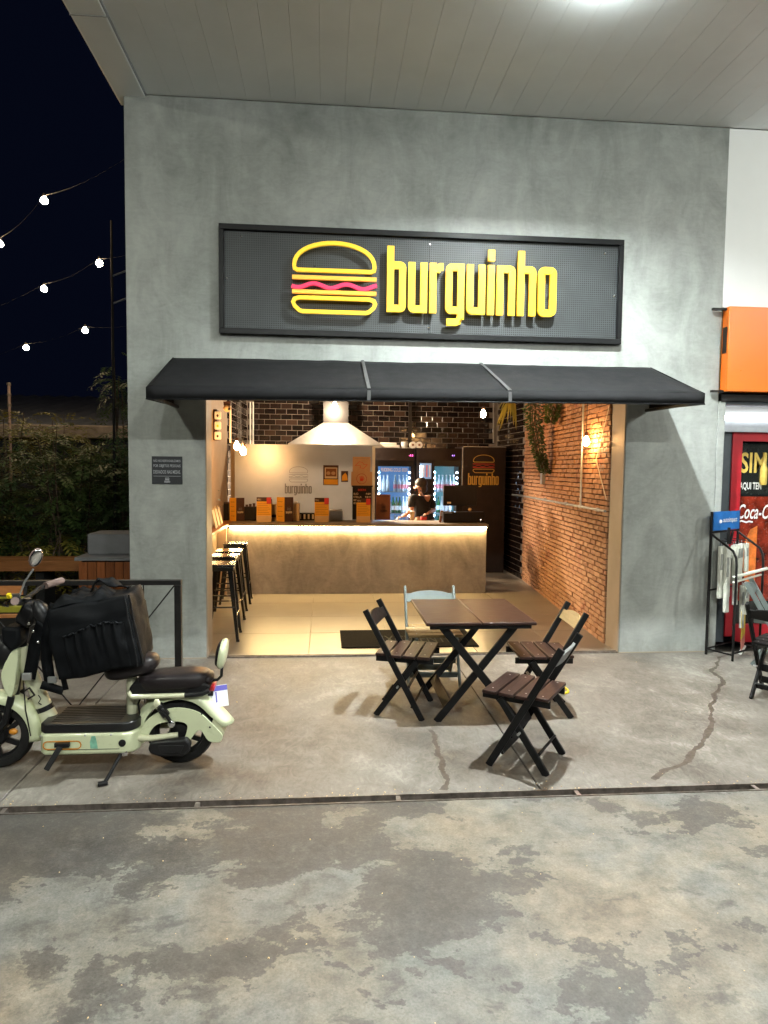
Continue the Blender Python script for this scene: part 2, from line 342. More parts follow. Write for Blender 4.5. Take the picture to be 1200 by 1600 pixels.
# ------------------------------------------------------------------ mesh helpers
ORG = {}
def tag(o, label=None, cat=None, group=None, kind=None):
    if label: o['label'] = label
    if cat: o['category'] = cat
    if group: o['group'] = group
    if kind: o['kind'] = kind
    return o
def thing(name, label, cat, loc=(0, 0, 0), group=None, rz=0.0, kind=None):
    o = bpy.data.objects.new(name, None); COL.objects.link(o); o.empty_display_size = .1
    o.location = loc; o.rotation_euler = (0, 0, rz); ORG[o.name] = Vector(loc)
    return tag(o, label, cat, group, kind)
class MB:
    def __init__(s): s.v = []; s.f = []
    def add(s, vs, fs):
        k = len(s.v); s.v += [tuple(p) for p in vs]; s.f += [tuple(i+k for i in q) for q in fs]; return s
    def box(s, c, d, rot=None):
        c = Vector(c); h = Vector(d)/2
        P = [Vector((sx*h.x, sy*h.y, sz*h.z)) for sx in (-1, 1) for sy in (-1, 1) for sz in (-1, 1)]
        if rot is not None: P = [rot @ p for p in P]
        return s.add([c+p for p in P], [(0, 1, 3, 2), (4, 6, 7, 5), (0, 4, 5, 1), (2, 3, 7, 6), (0, 2, 6, 4), (1, 5, 7, 3)])
    def bx(s, x0, x1, y0, y1, z0, z1):
        return s.box(((x0+x1)/2, (y0+y1)/2, (z0+z1)/2), (abs(x1-x0), abs(y1-y0), abs(z1-z0)))
    def beam(s, a, b, w, t, up=(0, 0, 1)):
        a = Vector(a); b = Vector(b); x = (b-a).normalized(); y = Vector(up).cross(x)
        if y.length < 1e-5: y = Vector((1, 0, 0)).cross(x)
        y.normalize(); z = x.cross(y)
        return s.box((a+b)/2, ((b-a).length, w, t), Matrix((x, y, z)).transposed())
    def tube(s, pts, r, n=8, cap=True, closed=False):
        pts = [Vector(p) for p in pts]; N = len(pts); rr = r if isinstance(r, (list, tuple)) else [r]*N
        T = []
        for i in range(N):
            a = pts[(i-1) % N] if (closed or i > 0) else pts[i]; b = pts[(i+1) % N] if (closed or i < N-1) else pts[i]
            T.append((b-a).normalized())
        u = T[0].orthogonal().normalized(); V = []
        for i in range(N):
            u = (u - T[i]*u.dot(T[i])).normalized(); w = T[i].cross(u)
            V += [pts[i] + (u*math.cos(2*math.pi*k/n) + w*math.sin(2*math.pi*k/n))*rr[i] for k in range(n)]
        F = []
        for i in range(N if closed else N-1):
            j = (i+1) % N
            F += [(i*n+k, i*n+(k+1) % n, j*n+(k+1) % n, j*n+k) for k in range(n)]
        if cap and not closed: F += [tuple(range(n))[::-1], tuple((N-1)*n+k for k in range(n))]
        return s.add(V, F)
    def lathe(s, prof, n=16, c=(0, 0, 0), ax=(0, 0, 1)):
        q = Vector((0, 0, 1)).rotation_difference(Vector(ax)); c = Vector(c); V = []; F = []
        for r, z in prof:
            V += [c + q @ Vector((r*math.cos(2*math.pi*k/n), r*math.sin(2*math.pi*k/n), z)) for k in range(n)]
        for i in range(len(prof)-1):
            F += [(i*n+k, i*n+(k+1) % n, (i+1)*n+(k+1) % n, (i+1)*n+k) for k in range(n)]
        F += [tuple(range(n))[::-1], tuple((len(prof)-1)*n+k for k in range(n))]
        return s.add(V, F)
    def ell(s, c, r, n=14, m=9, rot=None, power=1.0):
        c = Vector(c); V = []; F = []
        sg = lambda x: math.copysign(abs(x)**power, x)
        for i in range(m+1):
            a = math.pi*i/m - math.pi/2
            for k in range(n):
                b = 2*math.pi*k/n
                p = Vector((r[0]*sg(math.cos(a))*sg(math.cos(b)), r[1]*sg(math.cos(a))*sg(math.sin(b)), r[2]*sg(math.sin(a))))
                V.append(c + (rot @ p if rot is not None else p))
        for i in range(m): F += [(i*n+k, i*n+(k+1) % n, (i+1)*n+(k+1) % n, (i+1)*n+k) for k in range(n)]
        return s.add(V, F)
    def prism(s, poly, fn, d0, d1):
        n = len(poly); V = [fn(u, v, d0) for u, v in poly] + [fn(u, v, d1) for u, v in poly]
        return s.add(V, [tuple(range(n))[::-1], tuple(range(n, 2*n))] + [(i, (i+1) % n, n+(i+1) % n, n+i) for i in range(n)])
    def strip(s, pts, w, fn, d0, d1, closed=False):
        """a flat stroke of width w along a 2-D path, given depth"""
        P = [Vector((a, b)) for a, b in pts]; N = len(P); L = []; R = []
        for i in range(N):
            a = P[(i-1) % N] if (closed or i > 0) else None; b = P[(i+1) % N] if (closed or i < N-1) else None
            t0 = (P[i]-a).normalized() if a is not None else None; t1 = (b-P[i]).normalized() if b is not None else None
            if t0 is None: t0 = t1
            if t1 is None: t1 = t0
            t = (t0+t1).normalized(); nn = Vector((-t.y, t.x)); k = 1/max(.5, abs(nn.dot(Vector((-t0.y, t0.x)))))
            L.append(P[i]+nn*w/2*k); R.append(P[i]-nn*w/2*k)
        V = []
        for d in (d0, d1): V += [fn(p.x, p.y, d) for p in L] + [fn(p.x, p.y, d) for p in R]
        F = []; o = 2*N
        for i in range(N if closed else N-1):
            j = (i+1) % N
            F += [(i, N+i, N+j, j), (o+i, o+j, o+N+j, o+N+i), (i, j, o+j, o+i), (N+i, o+N+i, o+N+j, N+j)]
        if not closed: F += [(0, o, o+N, N), (N-1, 2*N-1, o+2*N-1, o+N-1)]
        return s.add(V, F)
    def mesh(s, name, mat, off=None, smooth=None):
        me = bpy.data.meshes.new(name)
        off = off or Vector((0, 0, 0))
        me.from_pydata([(x-off.x, y-off.y, z-off.z) for x, y, z in s.v], [], s.f)
        bm = bmesh.new(); bm.from_mesh(me); bmesh.ops.recalc_face_normals(bm, faces=bm.faces); bm.to_mesh(me); bm.free()
        mats = mat if isinstance(mat, (list, tuple)) else [mat]
        for q in mats: me.materials.append(M[q])
        if smooth:
            me.shade_smooth(); me.set_sharp_from_angle(angle=math.radians(smooth))
        me.update(); return me
    def build(s, name, mat, parent=None, bevel=0, smooth=None, seg=2, **kw):
        off = ORG.get(parent.name) if parent is not None else None
        o = bpy.data.objects.new(name, s.mesh(name, mat, off, smooth or (40 if bevel else None))); COL.objects.link(o)
        if parent is not None: o.parent = parent; ORG[o.name] = off
        if bevel:
            b = o.modifiers.new('bevel', 'BEVEL'); b.width = bevel; b.segments = seg; b.limit_method = 'ANGLE'; b.angle_limit = math.radians(35)
            b.harden_normals = False
        return tag(o, **kw)
def copy_tree(o, parent=None):
    c = o.copy(); COL.objects.link(c); c.parent = parent
    for ch in list(o.children): copy_tree(ch, c)
    return c
def text(s, mat, name, parent, o, w, h, xd=(1, 0, 0), zd=(0, 0, 1), depth=.002, shear=0.0, bold=0.0, space=1.0, **kw):
    """flat lettering fitted into w x h at corner o (lower left)"""
    cu = bpy.data.curves.new('t', 'FONT'); cu.body = s; cu.shear = shear; cu.offset = bold; cu.space_character = space; cu.resolution_u = 3
    t = bpy.data.objects.new('t', cu); COL.objects.link(t)
    bpy.context.view_layer.update(); me = bpy.data.meshes.new_from_object(t.evaluated_get(bpy.context.evaluated_depsgraph_get()))
    V = [tuple(q.co) for q in me.vertices]; F = [tuple(p.vertices) for p in me.polygons]
    bpy.data.objects.remove(t); bpy.data.curves.remove(cu); bpy.data.meshes.remove(me)
    x0 = min(p[0] for p in V); x1 = max(p[0] for p in V); y0 = min(p[1] for p in V); y1 = max(p[1] for p in V)
    o = Vector(o); xd = Vector(xd).normalized(); zd = Vector(zd).normalized(); nn = xd.cross(zd)
    W = [o + xd*((x-x0)/(x1-x0)*w) + zd*((y-y0)/(y1-y0)*h) + nn*depth for x, y, z in V]
    b = MB(); b.add(W, F); off = ORG.get(parent.name)
    me = bpy.data.meshes.new(name); me.from_pydata([tuple(p-off) for p in W], [], F); me.materials.append(M[mat])
    ob = bpy.data.objects.new(name, me); COL.objects.link(ob); ob.parent = parent; ORG[ob.name] = off
    return tag(ob, **kw)
def lerp(a, b, t): return Vector(a)*(1-t) + Vector(b)*t
def arc(c, r, a0, a1, n=8): return [(c[0]+r*math.cos(math.radians(a0+(a1-a0)*i/n)), c[1]+r*math.sin(math.radians(a0+(a1-a0)*i/n))) for i in range(n+1)]

# the burger emblem and the condensed lettering of the shop, as strokes (unit: width 360, y up, 0..300)
def burger_paths():
    dome = [(180-166*math.cos(math.pi*i/18), 196+94*math.sin(math.pi*i/18)**.9) for i in range(19)]
    bun = dome + [(344, 184), (332, 178), (28, 178), (16, 184)]
    base = [(34, 66), (326, 66), (344, 60), (350, 47), (344, 32), (324, 14), (312, 10), (48, 10), (36, 14), (16, 32), (10, 47), (16, 60)]
    wave = [(4+352*i/40, 116+9*math.sin(2*math.pi*(i/40*2.6)+3.6)) for i in range(41)]
    return [('bun', bun, True, 0), ('filling', [(6, 148), (354, 148)], False, 1), ('filling', wave, False, 2), ('filling', [(6, 90), (354, 90)], False, 1), ('bun', base, True, 0)]
def letter_paths():
    # stem width 28, x-height 200, letter width 77; returns per letter (advance, strokes)
    W, H, t = 77, 200, 28; r = 24; k = t/2
    def bowl(x0, x1, y0, y1): return [(x0, y1-k), (x1-r, y1-k)] + [(x1-k-(r-k)*(1-math.sin(a)), y1-k-(r-k)*(1-math.cos(a))) for a in (.5, 1.0, 1.57)] + [(x1-k, y0+r)] + [(x1-k-(r-k)*(1-math.cos(a)), y0+k+(r-k)*(1-math.sin(a))) for a in (.5, 1.0, 1.57)] + [(x0, y0+k)]
    def arch(x0, x1, y0, y1): return [(x0, y1-k), (x1-r, y1-k)] + [(x1-k-(r-k)*(1-math.sin(a)), y1-k-(r-k)*(1-math.cos(a))) for a in (.5, 1.0, 1.57)] + [(x1-k, y0)]
    flip = lambda p, w, h: [(w-x, h-y) for x, y in p]
    ring = [(k, 24), (k, H-24)] + [(k+10-10*math.cos(a), H-24+10*math.sin(a)) for a in (.6, 1.1, 1.57)]
    o = []
    for sx, sy in ((0, 1), (1, 1), (1, 0), (0, 0)):
        cx = 26 if sx == 0 else W-26; cy = H-26 if sy else 26
        a0 = {(0, 1): 180, (1, 1): 90, (1, 0): 0, (0, 0): -90}[(sx, sy)]
        o += [(cx+12*math.cos(math.radians(a0-i*22.5)), cy+12*math.sin(math.radians(a0-i*22.5))) for i in range(5)]
    stem = lambda x, a, b: [(x+k, a), (x+k, b)]
    return {'b': (W, [(stem(0, 0, 261), 0), (bowl(t, W, 0, H), 0)]), 'u': (W, [(stem(W-t, 0, H), 0), (flip(arch(t, W, 0, H), W, H), 0)]),
            'r': (56, [(stem(0, 0, H), 0), ([(t, H-34), (34, H-20), (44, H-k), (56, H-k)], 0)]),
            'g': (W, [(flip(bowl(t, W, 0, H), W, H), 0), (stem(W-t, -22, H), 0), ([(6, -48+k), (44, -48+k), (54, -44+k), (60, -34+k), (W-k, -22)], 0)]),
            'i': (t, [(stem(0, 0, H), 0), (stem(0, 216, 261), 0)]), 'n': (W, [(stem(0, 0, H), 0), (arch(t, W, 0, H), 0)]),
            'h': (W, [(stem(0, 0, 261), 0), (arch(t, W, 0, H), 0)]), 'o': (W, [(o, 1)])}
def emblem(parent, o, xd, zd, w, mats, stroke, d0, d1, name='emblem'):
    """burger emblem, each stroke a part; o lower left, w width, depth along xd x zd"""
    o = Vector(o); xd = Vector(xd).normalized(); zd = Vector(zd).normalized(); nn = xd.cross(zd); s = w/360
    fn = lambda u, v, d: o + xd*(u*s) + zd*(v*s) + nn*d
    for nm, p, cl, mi in burger_paths():
        MB().strip(p, stroke, fn, d0, d1, cl).build(name+'_'+nm, mats[mi], parent, smooth=35)
def wordmark(parent, o, xd, zd, w, mat, d0, d1, name='letter', joined=False):
    o = Vector(o); xd = Vector(xd).normalized(); zd = Vector(zd).normalized(); nn = xd.cross(zd); LP = letter_paths()
    tot = sum(LP[c][0] for c in 'burguinho') + 10*8; s = w/tot; x = 0; mb = MB()
    for c in 'burguinho':
        if not joined: mb = MB()
        fn = lambda u, v, d, x=x: o + xd*((u+x)*s) + zd*(v*s) + nn*d
        for i, (p, cl) in enumerate(LP[c][1]): mb.strip(p, 28, fn, d0, d1+i*.0006, bool(cl))
        if not joined: mb.build(name, mat, parent, smooth=35)
        x += LP[c][0] + 10
    if joined: mb.build(name, mat, parent)
# ================================================================== the setting
def sheet(name, x0, x1, y0, y1, z, mat, thick=.05):
    o = MB().bx(x0, x1, y0, y1, z-thick, z).build(name, mat); return tag(o, kind='structure')
sheet('ground', -120, 120, -120, 120, -.10, 'yard_ground')
sheet('forecourt', -40, 40, -60, -2.768, -.004, 'forecourt', .09)
pav = thing('pavement', 'pale concrete apron in front of the shop', 'pavement', (0, -1.3, 0), kind='structure')
XS = [-7.4, -4.53, -1.67, 1.19, 4.05, 6.9, 9.8]
for a, b in zip(XS[:-1], XS[1:]):
    MB().bx(a+.004, b-.004, -2.692, -.0005, -.09, 0).build('slab', 'slab', pav, bevel=.004, seg=1)
MB().bx(-7.4, 9.8, -2.69, -.001, -.095, -.03).build('joint_filler', 'void', pav)
def trail(pts, w, name='damp_stain'):
    P = []
    for i in range(len(pts)-1):
        for k in range(14): P.append(lerp(pts[i], pts[i+1], k/14))
    P.append(Vector(pts[-1])); V = []; F = []; n = len(P)
    for i, p in enumerate(P):
        t = (P[min(i+1, n-1)]-P[max(i-1, 0)]).normalized(); q = Vector((-t.y, t.x, 0))
        p = p + q*(random.uniform(-.004, .004)+.03*noise.noise(Vector((i*.11, 7, w*50)))); hw = w*(.5+.8*noise.noise(Vector((i*.17, w*90, 2)))+.45*random.random()); hw = max(.004, hw)
        V += [(p.x-q.x*hw, p.y-q.y*hw, .0015), (p.x+q.x*hw, p.y+q.y*hw, .0015)]
    for i in range(n-1): F.append((2*i, 2*i+1, 2*i+3, 2*i+2))
    mb = MB(); mb.add(V, F); return mb.build(name, 'stain_damp', pav)
trail([(.71, -1.80, 0), (.73, -2.02, 0), (.70, -2.22, 0), (.70, -2.42, 0), (.66, -2.66, 0)], .022)
trail([(3.98, .0-.02, 0), (3.72, -.22, 0), (3.56, -.42, 0), (3.40, -.62, 0), (3.30, -.97, 0), (3.08, -1.20, 0), (2.88, -1.47, 0), (2.72, -1.78, 0), (2.40, -2.18, 0), (2.1, -2.45, 0), (1.86, -2.60, 0)], .020)
# drain
dr = thing('drain_channel', 'long narrow slot drain with steel edges between apron and forecourt', 'drain', (0, -2.73, -.1))
MB().bx(-8, 9.6, -2.762, -2.698, -.098, -.075).build('channel_floor', 'void', dr)
MB().bx(-8, 9.6, -2.7005, -2.6935, -.07, .0035).build('edge_rail', 'drain_steel', dr, label='steel edge rail on the apron side')
MB().bx(-8, 9.6, -2.7665, -2.759, -.07, .001).build('edge_rail', 'drain_steel', dr, label='steel edge rail on the forecourt side')
for i, x in enumerate([-6.7, -5.7, -4.68, -3.65, -2.62, -1.61, -.65, .40, 1.38, 2.40, 3.42, 4.44, 5.45]):
    MB().bx(x-.012, x+.012, -2.758, -2.7015, -.03, -.002).build('cross_bar', 'drain_steel', dr)

rg = random.Random(11); mb = MB()      # crumbs and grit gathered along the drain and over the concrete
for k in range(230):
    if k < 120: x, y, z = rg.uniform(-1.8, 2.6), -2.69+abs(rg.gauss(0, .035)), .001
    elif k < 170: x, y, z = rg.uniform(-1.9, 3.4), rg.uniform(-2.6, -.1), .001
    else: x, y, z = rg.uniform(-1.8, 2.4), rg.uniform(-4.4, -2.79), -.003
    s = rg.choice((.002, .003, .003, .005))*rg.uniform(.6, 1.2); mb.box((x, y, z+s*.3), (s*rg.uniform(1, 2), s, s*.7), Matrix.Rotation(rg.uniform(0, 3), 3, 'Z') @ Matrix.Rotation(rg.uniform(-.4, .4), 3, 'X'))
tag(mb.build('grit', 'menu_cream'), 'scattered pale crumbs and grit on the concrete', 'grit', kind='stuff')
# ------------------------------------------------------------------ the shop building
shop = thing('burger_shop', 'grey burnished cement shop front with a wide open serving room', 'shop', (.9, 0, 0))
OX0, OX1, OZ, WT, CZ = -1.065, 2.825, 2.62, .30, 4.93
pl = [(-1.735, 0), (OX0, 0), (OX0, OZ), (OX1, OZ), (OX1, 0), (3.725, 0), (3.725, CZ), (-1.735, CZ)]
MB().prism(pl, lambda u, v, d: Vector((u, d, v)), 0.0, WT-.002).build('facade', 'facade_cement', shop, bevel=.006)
MB().bx(-1.735, OX0, -.009, -.001, .0005, .010).build('base_bead', 'jamb_plaster', shop); MB().bx(OX1, 3.72, -.009, -.001, .0005, .010).build('base_bead', 'jamb_plaster', shop)
# plastered reveals of the opening
MB().bx(OX0, OX0+.008, .012, WT, 0, OZ).build('jamb', 'jamb_plaster', shop); MB().bx(OX1-.008, OX1, .012, WT, 0, OZ).build('jamb', 'jamb_plaster', shop)
BK0, BK1 = Vector((OX1, WT, 0)), Vector((3.15, 4.3, 0))
RT1 = Vector((3.12, 6.0, 0)); LW0, LW1, LW2 = Vector((-1.42, WT, 0)), Vector((-1.42, 3.9, 0)), Vector((-1.36, 6.0, 0))
HC = 3.05
def wallslab(a, b, t, z0, z1, out):          # wall slab from a to b, inner face on the line, thickness t to the outside
    d = (b-a).normalized(); n = Vector((d.y, -d.x, 0))*out
    P = [a, b, b+n*t, a+n*t]; mb = MB()
    V = [(p.x, p.y, z) for z in (z0, z1) for p in P]
    return mb.add(V, [(0, 1, 2, 3), (4, 5, 6, 7), (0, 1, 5, 4), (1, 2, 6, 5), (2, 3, 7, 6), (3, 0, 4, 7)])
wallslab(LW0, LW1, .15, 0, HC, -1).build('side_wall', 'plaster_beige', shop)
# brick wall (right), each near brick a piece
bw = wallslab(BK0, BK1, .2, 0, HC, 1).build('brick_wall', 'mortar', shop)
d = (BK1-BK0).normalized(); nrm = Vector((-d.y, d.x, 0)); LEN = (BK1-BK0).length; ang = math.atan2(d.y, d.x)
RP, BH, BL = .0535, .0475, .172
variants = []
for k in range(6):
    mb = MB(); rnd = random.Random(k); L2, H2 = (BL-.007-rnd.uniform(0, .012))/2, BH/2-rnd.uniform(0, .003); j = lambda a=.004: rnd.uniform(-a, a)
    fr = [(-L2+j(), -.016+j(.003), -H2+j(.003)), (L2+j(), -.016+j(.003), -H2+j(.003)), (L2+j(), -.016+j(.003), H2+j(.003)), (-L2+j(), -.016+j(.003), H2+j(.003))]
    # chamfered front face
    inn = [(x*.94, y-.004, z*.86) for x, y, z in fr]; bk = [(x, .004, z) for x, y, z in fr]
    mb.add([*bk, *fr, *inn], [(8, 9, 10, 11)] + [(4+i, 4+(i+1) % 4, 8+(i+1) % 4, 8+i) for i in range(4)] + [(i, (i+1) % 4, 4+(i+1) % 4, 4+i) for i in range(4)])
    me = mb.mesh('brick', 'painted_brick'); variants.append((me, mb))
near, rest = [], MB()
for r in range(int(HC/RP)-4):
    z = .028 + RP*r; s = (r % 2)*BL/2 + random.uniform(-.03, .03)
    x = .012 + (s if s > 0 else 0); cells = []
    if x > .06: cells.append((x/2+.004, (x-.012)/BL))
    while x + BL*.4 < LEN:
        L = min(BL, LEN-x); cells.append((x+L/2, L/BL)); x += BL
    for c, f in cells: near.append((c, z, min(1.0, f)))
near.sort(key=lambda q: q[0])
for i, (c, z, f) in enumerate(near):
    k = random.randrange(6); p = BK0 + d*c + nrm*.001; rot = Matrix.Rotation(ang+math.pi, 3, 'Z') @ Matrix.Rotation(random.uniform(-.02, .02), 3, 'Y')
    dy = random.uniform(-.003, .005)
    if i < 300:
        o = bpy.data.objects.new('brick', variants[k][0]); COL.objects.link(o); o.parent = bw
        # local -y of the brick must face the room
        o.rotation_euler = rot.to_euler(); o.scale = (f*.98, 1, 1); o.location = p + nrm*dy + Vector((0, 0, z)) - ORG[shop.name]
    else:
        mb = variants[k][1]; rest.add([p + nrm*dy + Vector((0, 0, z)) + rot @ Vector((x*f*.98, y, zz)) for x, y, zz in mb.v], mb.f)
rest.build('brick_field', 'painted_brick', bw, kind='stuff')
# black metro tiles: back wall and side returns
bt = wallslab(LW2, RT1, .2, 0, HC, -1).build('back_wall', 'metro_grout', shop)
TP, TW = .094, .192
tv = []
for w in (1.0, .5):
    mb = MB(); a, h, b = TW*w/2-.004, TP/2-.004, .007
    V = [(-a, 0, -h), (a, 0, -h), (a, 0, h), (-a, 0, h), (-a, -.004, -h), (a, -.004, -h), (a, -.004, h), (-a, -.004, h), (-a+b, -.008, -h+b), (a-b, -.008, -h+b), (a-b, -.008, h-b), (-a+b, -.008, h-b)]
    mb.add(V, [(8, 9, 10, 11)] + [(4+i, 4+(i+1) % 4, 8+(i+1) % 4, 8+i) for i in range(4)] + [(i, (i+1) % 4, 4+(i+1) % 4, 4+i) for i in range(4)])
    tv.append((mb.mesh('tile', 'metro_glaze'), mb))
for r in range(int((HC-2.0)/TP)):
    z = 2.02 + TP*r + TP/2; x = LW2.x + .01 + (r % 2)*TW/2
    while x + TW < RT1.x:
        o = bpy.data.objects.new('tile', tv[0][0]); COL.objects.link(o); o.parent = bt
        o.location = Vector((x+TW/2, 5.999, z)) - ORG[shop.name]; o.rotation_euler = (random.uniform(-.012, .012), random.uniform(-.004, .004), random.uniform(-.012, .012)); x += TW
def tiled(a, b, z0, z1, nm, out):
    w = wallslab(a, b, .2, 0, HC, out).build(nm, 'metro_grout', shop); d = (b-a).normalized(); n = Vector((-d.y, d.x, 0))*out; mb = MB(); L = (b-a).length
    rot = Matrix((d*out, -n, Vector((0, 0, 1)))).transposed()
    for r in range(int((z1-z0)/TP)):
        x = (r % 2)*TW/2 + .006
        while x + TW < L:
            c = a + d*(x+TW/2) + n*.001 + Vector((0, 0, z0+TP*r+TP/2))
            rr = rot @ Matrix.Rotation(random.uniform(-.012, .012), 3, 'Z'); mb.add([c + rr @ Vector(q) for q in tv[0][1].v], tv[0][1].f); x += TW
    mb.build('tile_field', 'metro_glaze', w, kind='stuff')
tiled(BK1 + Vector((-.012, 0, 0)), RT1, 0, HC, 'tiled_side_wall', 1)
LT0 = lerp(LW0, LW1, .42)
tiled(LW1, LW2, 0, HC, 'tiled_side_wall', -1)
MB().box((0, 0, 0), (0, 0, 0)) if False else None
MB().bx(-1.6, 3.5, WT, 6.2, HC, HC+.15).build('room_ceiling', 'shop_ceiling', shop)
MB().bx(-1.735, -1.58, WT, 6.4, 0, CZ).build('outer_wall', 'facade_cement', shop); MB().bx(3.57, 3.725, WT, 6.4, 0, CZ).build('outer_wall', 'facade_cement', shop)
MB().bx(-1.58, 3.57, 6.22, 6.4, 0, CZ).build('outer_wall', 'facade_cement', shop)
# floor of the room
fl = tag(MB().bx(-1.5, 3.3, .03, 6.0, -.06, .004).build('shop_floor', 'grout_light'), kind='structure'); ORG[fl.name] = Vector((0, 0, 0))
xs = [-1.44, -.94, -.14, .66, 1.46, 2.26, 3.06]; ys = [.06, .88, 1.68, 2.48, 3.28, 4.08, 4.88, 5.68]
for i in range(6):
    for j in range(7):
        x0, x1 = xs[i]+.002, xs[i+1]-.002; y0, y1 = ys[j]+.002, ys[j+1]-.002
        MB().bx(x0, x1, y0, y1, .0, .0095+random.uniform(0, .0006)).build('floor_tile', 'porcelain', fl, bevel=.0015, seg=1)
MB().bx(OX0+.009, OX1-.009, .004, .056, -.02, .012).build('door_track', 'drain_steel', shop); MB().bx(OX0+.02, OX1-.02, .02, .03, .012, .0145).build('door_track_slot', 'void', shop)
# white conduits in the room
MB().tube([at(360, 632, 2.6), at(360, 692, 2.6)], .012).build('conduit', 'white_panel', shop)
for u in (391, 395.5): MB().tube([at(u, 628, 5.7), at(u, 695, 5.7)], .013).build('conduit', 'white_panel', shop)
MB().tube([at(771, 628, 5.7), at(771, 692, 5.7)], .012).build('conduit', 'galvanised', shop)
MB().tube([at(800, 642, 5.2), at(832, 632, 4.35)], .014).build('conduit', 'white_panel', shop)
MB().beam(at(641, 628, 5.9), at(641, 694, 5.9), .06, .03, (0, 1, 0)).build('duct', 'fridge_black', shop)
# galvanised conduit run along the bricks, with clamps and a drop
q0 = BK0 + d*.03 + nrm*.04; q1 = BK1 + nrm*.04
zc = 1.345
MB().tube([q0+Vector((0, 0, zc)), q1+Vector((0, 0, zc-.01)), q1+Vector((-.02, .5, zc-.01))], .014).build('wall_conduit', 'galvanised', shop)
for t in (.06, .21, .36, .62): 
    p = lerp(q0, q1, t) + Vector((0, 0, zc)); MB().tube([p-d*.035, p+d*.035], .021).build('conduit_coupling', 'galvanised', shop)
p = lerp(q0, q1, .21); MB().tube([p+Vector((0, 0, zc)), p+Vector((0, 0, 2.9))], .012).build('wall_conduit', 'galvanised', shop)
p = lerp(q0, q1, .66)+Vector((0, 0, 1.72)); MB().box(p, (.05, .11, .34), Matrix.Rotation(ang-math.pi/2, 3, 'Z')).build('switch_box', 'grey_metal', shop, bevel=.006)
# cream pointed plaque lettered BUR / 20 on the bricks beside the opening
plq = thing('painted_wall_sign', 'thin pointed outline with black letters on the brick wall near the opening', 'wall sign', BK0 + d*.25 + nrm*.03 + Vector((0, 0, 1.86)))
def onbrick(u, v, dep): return BK0 + d*(.26+u) + nrm*(.03+dep) + Vector((0, 0, 1.86+v))
MB().strip([(-.24, -.40), (.12, .0), (-.24, .52)], .012, onbrick, .003, .008).build('border', 'cream_print', plq)
text('BURG', 'grey_print', 'lettering', plq, onbrick(.06, .05, .010), .30, .07, -d, (0, 0, 1)); text('20', 'grey_print', 'lettering', plq, onbrick(-.02, -.12, .010), .13, .07, -d, (0, 0, 1))

# ------------------------------------------------------------------ canopy over the forecourt
can = thing('canopy', 'white ribbed soffit of the forecourt canopy above the shop front', 'canopy', (2, -6, 4.93))
x = -1.545
while x < 9.4:
    MB().bx(x+.0006, x+.2124, -13, -.002, 4.932, 4.95).build('plank', 'soffit_pvc', can, bevel=.001, seg=1); x += .213
MB().bx(-1.80, 9.5, -13.1, .32, 4.955, 5.25).build('roof_slab', 'white_wall', can)
MB().bx(-1.80, -1.552, -13.1, .16, 4.905, 5.20).build('edge_fascia', 'soffit_pvc', can, bevel=.006)
for y in (-1.05, -4.0, -7.0): MB().bx(-1.803, -1.549, y-.004, y+.004, 4.902, 4.95).build('fascia_joint', 'grey_metal', can)
MB().bx(-1.553, -1.540, -13, -.01, 4.915, 4.95).build('edge_bead', 'grey_metal', can)
def flood(x, y, lens, label, s=.17, rim=True):
    t = thing('canopy_floodlight', label, 'floodlight', (x, y, 4.93), 'floodlights on the canopy soffit')
    q = s/2+.05
    MB().bx(x-q, x+q, y-q, y+q, 4.905, 4.931).build('housing', 'white_panel', t)
    if rim:
        for a, b, c, d_ in ((x-q, x+q, y-q, y-q+.012), (x-q, x+q, y+q-.012, y+q), (x-q, x-q+.012, y-q+.012, y+q-.012), (x+q-.012, x+q, y-q+.012, y+q-.012)): MB().bx(a, b, c, d_, 4.835, 4.905).build('rim', 'spill_rim', t)  # glowing rim added to spill light onto the soffit and trim the beam
    MB().bx(x-s/2, x+s/2, y-s/2, y+s/2, 4.897 if rim else 4.855, 4.9045).build('lens', lens, t)
flood(1.8, -1.86, 'led_lens', 'square white floodlight on the soffit before the burger sign', s=.10)
flood(7.6, -3.6, 'led_lens_far', 'square white floodlight on the soffit before the neighbouring store', rim=False)
flood(2.05, -8.4, 'led_lens_far', 'square white floodlight on the soffit over the forecourt lane', rim=False)
flood(7.6, -8.4, 'led_lens_far', 'square white floodlight on the soffit at the far side of the forecourt', rim=False)
flood(-.6, -8.4, 'led_lens_far', 'square white floodlight on the soffit near the canopy edge', rim=False)
sl = thing('street_lamp', 'tall grey lamp post beside the canopy edge', 'street lamp', (-4.6, -4.7, -.1))
MB().tube([(-4.6, -4.7, -.1), (-4.6, -4.7, 5.1)], [.07, .045], 12).build('pole', 'grey_metal', sl, smooth=40); MB().tube([(-4.6, -4.7, 5.05), (-4.3, -4.7, 5.2), (-3.6, -4.7, 5.22)], .03, 10).build('arm', 'grey_metal', sl, smooth=40)
MB().box((-3.35, -4.7, 5.2), (.62, .34, .08)).build('lamp_head', 'grey_metal', sl, bevel=.02); MB().box((-3.35, -4.7, 5.150), (.3, .2, .018)).build('lens', 'led_lens_street', sl)

